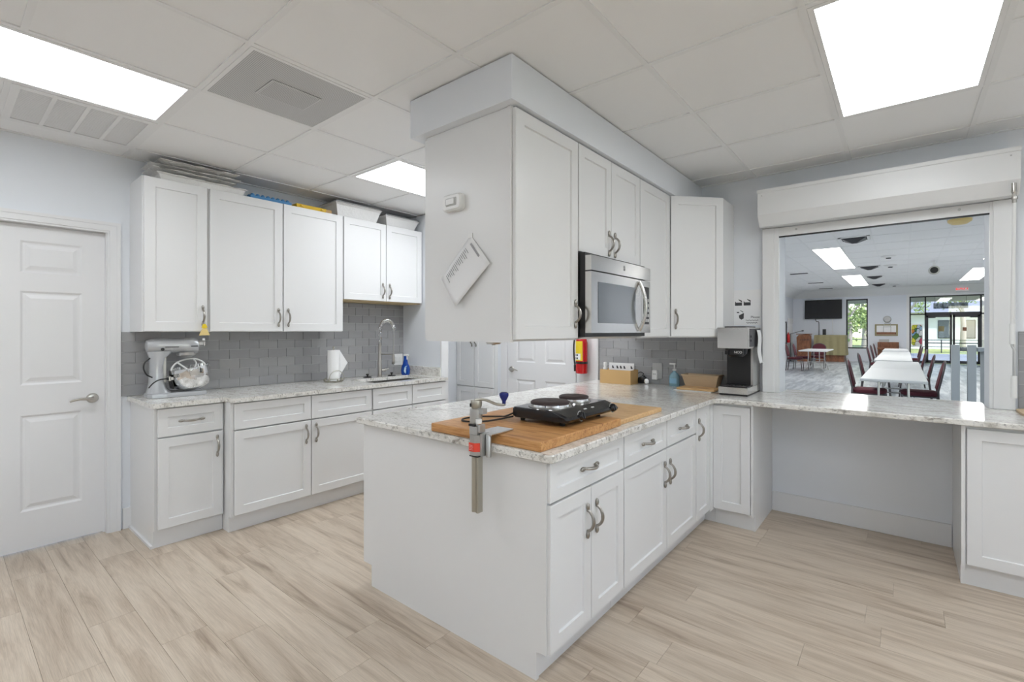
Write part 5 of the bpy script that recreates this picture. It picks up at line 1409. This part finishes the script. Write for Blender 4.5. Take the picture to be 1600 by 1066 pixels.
# left hall wall: display case, door, extinguisher
t = thing('display_case', 'dark framed display case on the hall side wall', 'display case', (HXL, 24.6, 0.78))
part('frame', B().box(HXL + 0.001, HXL + 0.06, 23.90, 24.00, 0.78, 1.83).box(HXL + 0.001, HXL + 0.06, 25.15, 25.25, 0.78, 1.83).box(HXL + 0.001, HXL + 0.06, 24.0, 25.15, 0.78, 0.86).box(HXL + 0.001, HXL + 0.06, 24.0, 25.15, 1.75, 1.83), 'blackmetal', t, True)
part('panel', B().box(HXL + 0.001, HXL + 0.03, 24.0, 25.15, 0.86, 1.75), 'greyplastic', t, True)
Md = T((HXL + 0.006, 25.72, 0.005)) @ RZ(R(90))
d3 = struct('door_3', xf(panel_door(1.25, 2.0, [(0.16, 0.54), (0.70, 1.08)], six_rows[:2] + [(1.72, 1.9)], 0.02), Md), 'trim')
solo('hall_extinguisher', B().lathe([(0.06, 0), (0.07, 0.02), (0.07, 0.36), (0.03, 0.42), (0.02, 0.48)], (HXL + 0.08, 25.45, 0.85), 14), 'red', 'small red extinguisher on the hall side wall', 'fire extinguisher')

# tables
def folding_table(x0, x1, y0, y1, lab, group):
    t = thing('folding_table', lab, 'table', ((x0 + x1) / 2, (y0 + y1) / 2, 0), 0, group)
    part('tabletop', B().box(x0, x1, y0, y1, 0.70, 0.74, c=0.008), 'tabletop', t, True)
    xm = (x0 + x1) / 2
    for yy in (y0 + 0.35, y1 - 0.35):
        for s in (-1, 1):
            part('leg', B().tube(smooth_path([(xm + s * 0.16, yy, 0.70), (xm + s * 0.17, yy, 0.35), (xm + s * 0.26, yy, 0.10), (xm + s * 0.28, yy, 0.0)], 3), 0.014, 8), 'caststeel', t, True)
        part('leg_brace', B().cyl((xm - 0.17, yy, 0.36), (xm + 0.17, yy, 0.36), 0.011, n=8), 'caststeel', t, True)
g = 'white folding tables in the hall'
folding_table(-0.46, 0.24, 8.02, 10.48, 'long white folding table nearest the serving hatch', g)
folding_table(-0.46, 0.24, 10.50, 12.96, 'white folding table joined to the one nearest the hatch', g)
folding_table(-0.52, 0.15, 13.35, 16.2, 'white folding table in the middle of the long hall row', g)
folding_table(-0.52, 0.15, 16.22, 19.2, 'white folding table before the last one of the hall row', g)
folding_table(-0.55, 0.12, 20.2, 22.6, 'last white folding table of the hall row before the piano', g)
folding_table(-2.75, -1.95, 18.6, 20.6, 'separate white folding table before the khaki-covered organ', g)
# banquet chair, facing +x
def chair():
    t = thing('banquet_chair', 'burgundy banquet chair with arched back', 'chair', (0, 0, 0))
    part('seat', B().loft([(0.40, 0, 0, 0.20, 0.20), (0.42, 0, 0, 0.22, 0.215), (0.455, 0, 0, 0.22, 0.215), (0.47, 0, 0, 0.19, 0.19)], 20, 5, axis='z'), 'burgundy', t)
    # arched back pad, tilted
    def bx(z): return -0.20 - (z - 0.45) * 0.20
    out = [(-0.185, 0.50), (-0.205, 0.60), (-0.205, 0.76)] + [(0.205 * math.cos(a), 0.76 + 0.155 * math.sin(a)) for a in [math.pi - math.pi * k / 10 for k in range(1, 10)]] + [(0.205, 0.76), (0.205, 0.60), (0.185, 0.50)]
    b = B().rings([[(bx(z) + dx, y * s, 0.70 + (z - 0.70) * s) for y, z in out] for dx, s in ((-0.016, 0.95), (-0.008, 1.0), (0.012, 1.0), (0.022, 0.93))], True, True, False)
    part('backrest', b, 'burgundy', t)
    part('back_frame', B().tube([(bx(z) - 0.004, y * 1.05, 0.70 + (z - 0.70) * 1.05) for y, z in out], 0.013, 8), 'chairframe', t)
    for s in (-1, 1):
        part('leg', B().tube([(bx(0.50) - 0.004, s * 0.194, 0.50), (-0.215, s * 0.20, 0.40), (-0.26, s * 0.20, 0.0)], 0.013, 8), 'chairframe', t)
        part('leg', B().tube([(0.19, s * 0.19, 0.41), (0.20, s * 0.20, 0.38), (0.235, s * 0.205, 0.0)], 0.013, 8), 'chairframe', t)
        part('side_rail', B().tube([(-0.215, s * 0.20, 0.395), (0.19, s * 0.195, 0.395)], 0.012, 8), 'chairframe', t)
    return t
ch0 = chair(); first = True
g = 'burgundy banquet chairs in the hall'
spots = [(-0.42, 9.5, 0, 'burgundy chair at the window side of the table nearest the hatch'), (-0.43, 12.1, 0, 'second burgundy chair on the window side of the joined tables'),
         (-0.54, 17.4, 0, 'grey-looking burgundy chair on the window side of the middle tables'), (-0.54, 19.4, 0, 'far burgundy chair on the window side of the middle tables'), (-0.56, 21.9, 0, 'burgundy chair on the window side of the last table'),
         (0.18, 9.6, 180, 'burgundy chair at the railing side of the table nearest the hatch'), (0.16, 12.1, 180, 'second burgundy chair on the railing side of the joined tables'),
         (0.14, 15.4, 180, 'burgundy chair on the railing side of the middle table'), (0.13, 18.2, 180, 'far burgundy chair on the railing side of the middle tables'), (0.16, 21.0, 180, 'burgundy chair on the railing side of the last table'),
         (-2.95, 19.3, 0, 'burgundy chair at the separate table nearest the side wall'), (-2.85, 20.1, 0, 'second burgundy chair at the separate table'), (-2.45, 20.9, -90, 'burgundy chair at the organ end of the separate table')]
for x, y, rz, lab in spots:
    if first:
        ch0.location = (x, y, 0); ch0.rotation_euler = (0, 0, R(rz)); ch0['label'] = lab; ch0['group'] = g; first = False
    else:
        dup(ch0, (x, y, 0), R(rz), lab, g)
# ramp railing behind the hatch
def railing(x, y, ln, lab):
    t = thing('ramp_railing', lab, 'railing', (x, y, 0), 0, 'ramp railings behind the hatch')
    part('post', B().box(x - 0.043, x + 0.043, y - 0.045, y + 0.045, 0, 1.19), 'railpaint', t, True, bevel=0.004)
    d = Vector((0.55, 0.835, 0))
    Mx = T((x, y, 0)) @ RZ(math.atan2(d.y, d.x))
    part('top_rail', B().box(0.06, ln, -0.04, 0.04, 1.10, 1.15, T=Mx), 'railpaint', t, True)
    part('bottom_rail', B().box(0.06, ln, -0.03, 0.03, 0.14, 0.19, T=Mx), 'railpaint', t, True)
    k = 0.30
    while k < ln - 0.05:
        part('baluster', B().box(k - 0.022, k + 0.022, -0.022, 0.022, 0.19, 1.10, T=Mx), 'railpaint', t, True)
        k += 0.28
    part('end_post', B().box(ln, ln + 0.09, -0.045, 0.045, 0, 1.17, T=Mx), 'railpaint', t, True)
railing(0.553, 9.0, 3.2, 'blue-grey painted ramp railing with square post beside the burgundy chairs')
railing(0.715, 8.98, 2.6, 'blue-grey painted ramp railing with square post nearer the hatch frame')

# ------------------------------------------------------------------ outdoors
struct('ground', B().box(-60, 60, HY + 0.2, 140, -0.12, -0.10).box(-60, 60, -60, YB - 0.15, -0.12, -0.10).box(XR + 0.15, 60, YB - 0.15, YF + WT, -0.12, -0.10).box(HXR + 0.15, 60, YF + WT, HY + 0.2, -0.12, -0.10), 'grass')
struct('road', B().box(-60, 60, 31, 42, -0.099, -0.09), 'asphalt')
struct('canopy', B().box(-4.2, 5.0, HY + 0.22, HY + 3.2, 3.05, 3.25).box(-4.2, 5.0, HY + 3.0, HY + 3.2, 2.8, 3.05), 'greyplastic')
t = thing('white_house', 'white house with grey shingle roof across the road', 'house', (6.0, 56, -0.1))
hx0_, hx1_ = -2.0, 10.5
part('wall', B().box(hx0_, hx1_, 53, 60, -0.1, 3.0), 'siding', t, True)
part('roof', B().prism([(52.4, 2.95), (56.5, 5.2), (60.6, 2.95)], hx0_ - 0.4, hx1_ + 0.4, 'x'), 'shingle', t, True)
for x in (-0.6, 2.2, 3.6, 6.0, 8.2):
    wn_ = part('window', B().box(x, x + 0.85, 52.96, 53.0, 0.8, 2.3), 'blackmetal', t, True)
    part('pane', B().box(x + 0.06, x + 0.79, 52.94, 52.96, 0.86, 2.24), 'glassdark', wn_, True)
t = thing('road_fence', 'low dark fence rail along the far side of the road', 'fence', (4, 44, -0.1))
part('rail', B().box(-8, 14, 43.98, 44.02, 0.75, 0.80).box(-8, 14, 43.98, 44.02, 0.3, 0.34), 'blackmetal', t, True)
for k in range(12): part('post', B().box(-8 + 2 * k - 0.03, -8 + 2 * k + 0.03, 43.97, 44.03, -0.1, 0.82), 'blackmetal', t, True)
def tree(x, y, h, cr, lab, seed, n=2600, low=0.35):
    rnd = random.Random(seed)
    t = thing('tree', lab, 'tree', (x, y, -0.1), 0, 'trees outside the hall')
    pts = [(0, 0, 0), (0.05, 0, h * 0.25), (-0.08, 0.05, h * 0.5), (0.06, 0, h * 0.8)]
    part('trunk', B().tube(smooth_path(pts), [0.20 - 0.13 * k / 15 for k in range(16)], 10), 'bark', t)
    bb = B()
    for k in range(6):
        a = k * 1.05 + seed; z = h * (0.35 + 0.07 * k)
        bb.tube([(0, 0, z), (cr * 0.45 * math.cos(a), cr * 0.45 * math.sin(a), z + h * 0.14), (cr * 0.8 * math.cos(a), cr * 0.8 * math.sin(a), z + h * 0.2)], [0.07, 0.045, 0.02], 6)
    part('branches', bb, 'bark', t)
    lb = B(); q = []; fs = []
    cl = [(rnd.uniform(-1, 1) * cr * 0.75, rnd.uniform(-1, 1) * cr * 0.75, h * rnd.uniform(low, 1.0)) for _ in range(22)]
    for k in range(n):
        c_ = cl[k % 22]; r_ = cr * 0.36
        p = Vector((c_[0] + rnd.gauss(0, r_ * 0.5), c_[1] + rnd.gauss(0, r_ * 0.5), c_[2] + rnd.gauss(0, r_ * 0.45)))
        a = Vector((rnd.uniform(-1, 1), rnd.uniform(-1, 1), rnd.uniform(-1, 1))).normalized() * rnd.uniform(0.08, 0.16)
        c2 = a.cross(Vector((rnd.uniform(-1, 1), rnd.uniform(-1, 1), rnd.uniform(-1, 1)))).normalized() * 0.06
        i = len(q); q += [p - a, p + c2, p + a, p - c2]; fs.append((i, i + 1, i + 2, i + 3))
    lb.quad(q, fs)
    o = part('crown', lb, 'leaf', t); o['kind'] = 'stuff'
tree(-2.55, 34.5, 6.5, 2.3, 'leafy tree filling the tall hall window', 1, 3600, 0.28)
tree(-2.6, 50.0, 7.5, 2.2, 'second leafy tree behind the one in the tall window', 2, 3000, 0.3)
tree(3.45, 37.5, 9.5, 2.6, 'pale-trunked tree behind the right glass door leaf', 3, 2600, 0.5)
tree(3.4, 49.0, 8.0, 1.8, 'tree in front of the white house', 4, 2600, 0.45)
tree(8.6, 42.0, 9.0, 2.2, 'tree behind the right edge of the glass doors', 5, 2600, 0.45)
tree(0.2, 46.0, 8.0, 1.6, 'tree behind the stained glass panel', 6, 2400, 0.4)
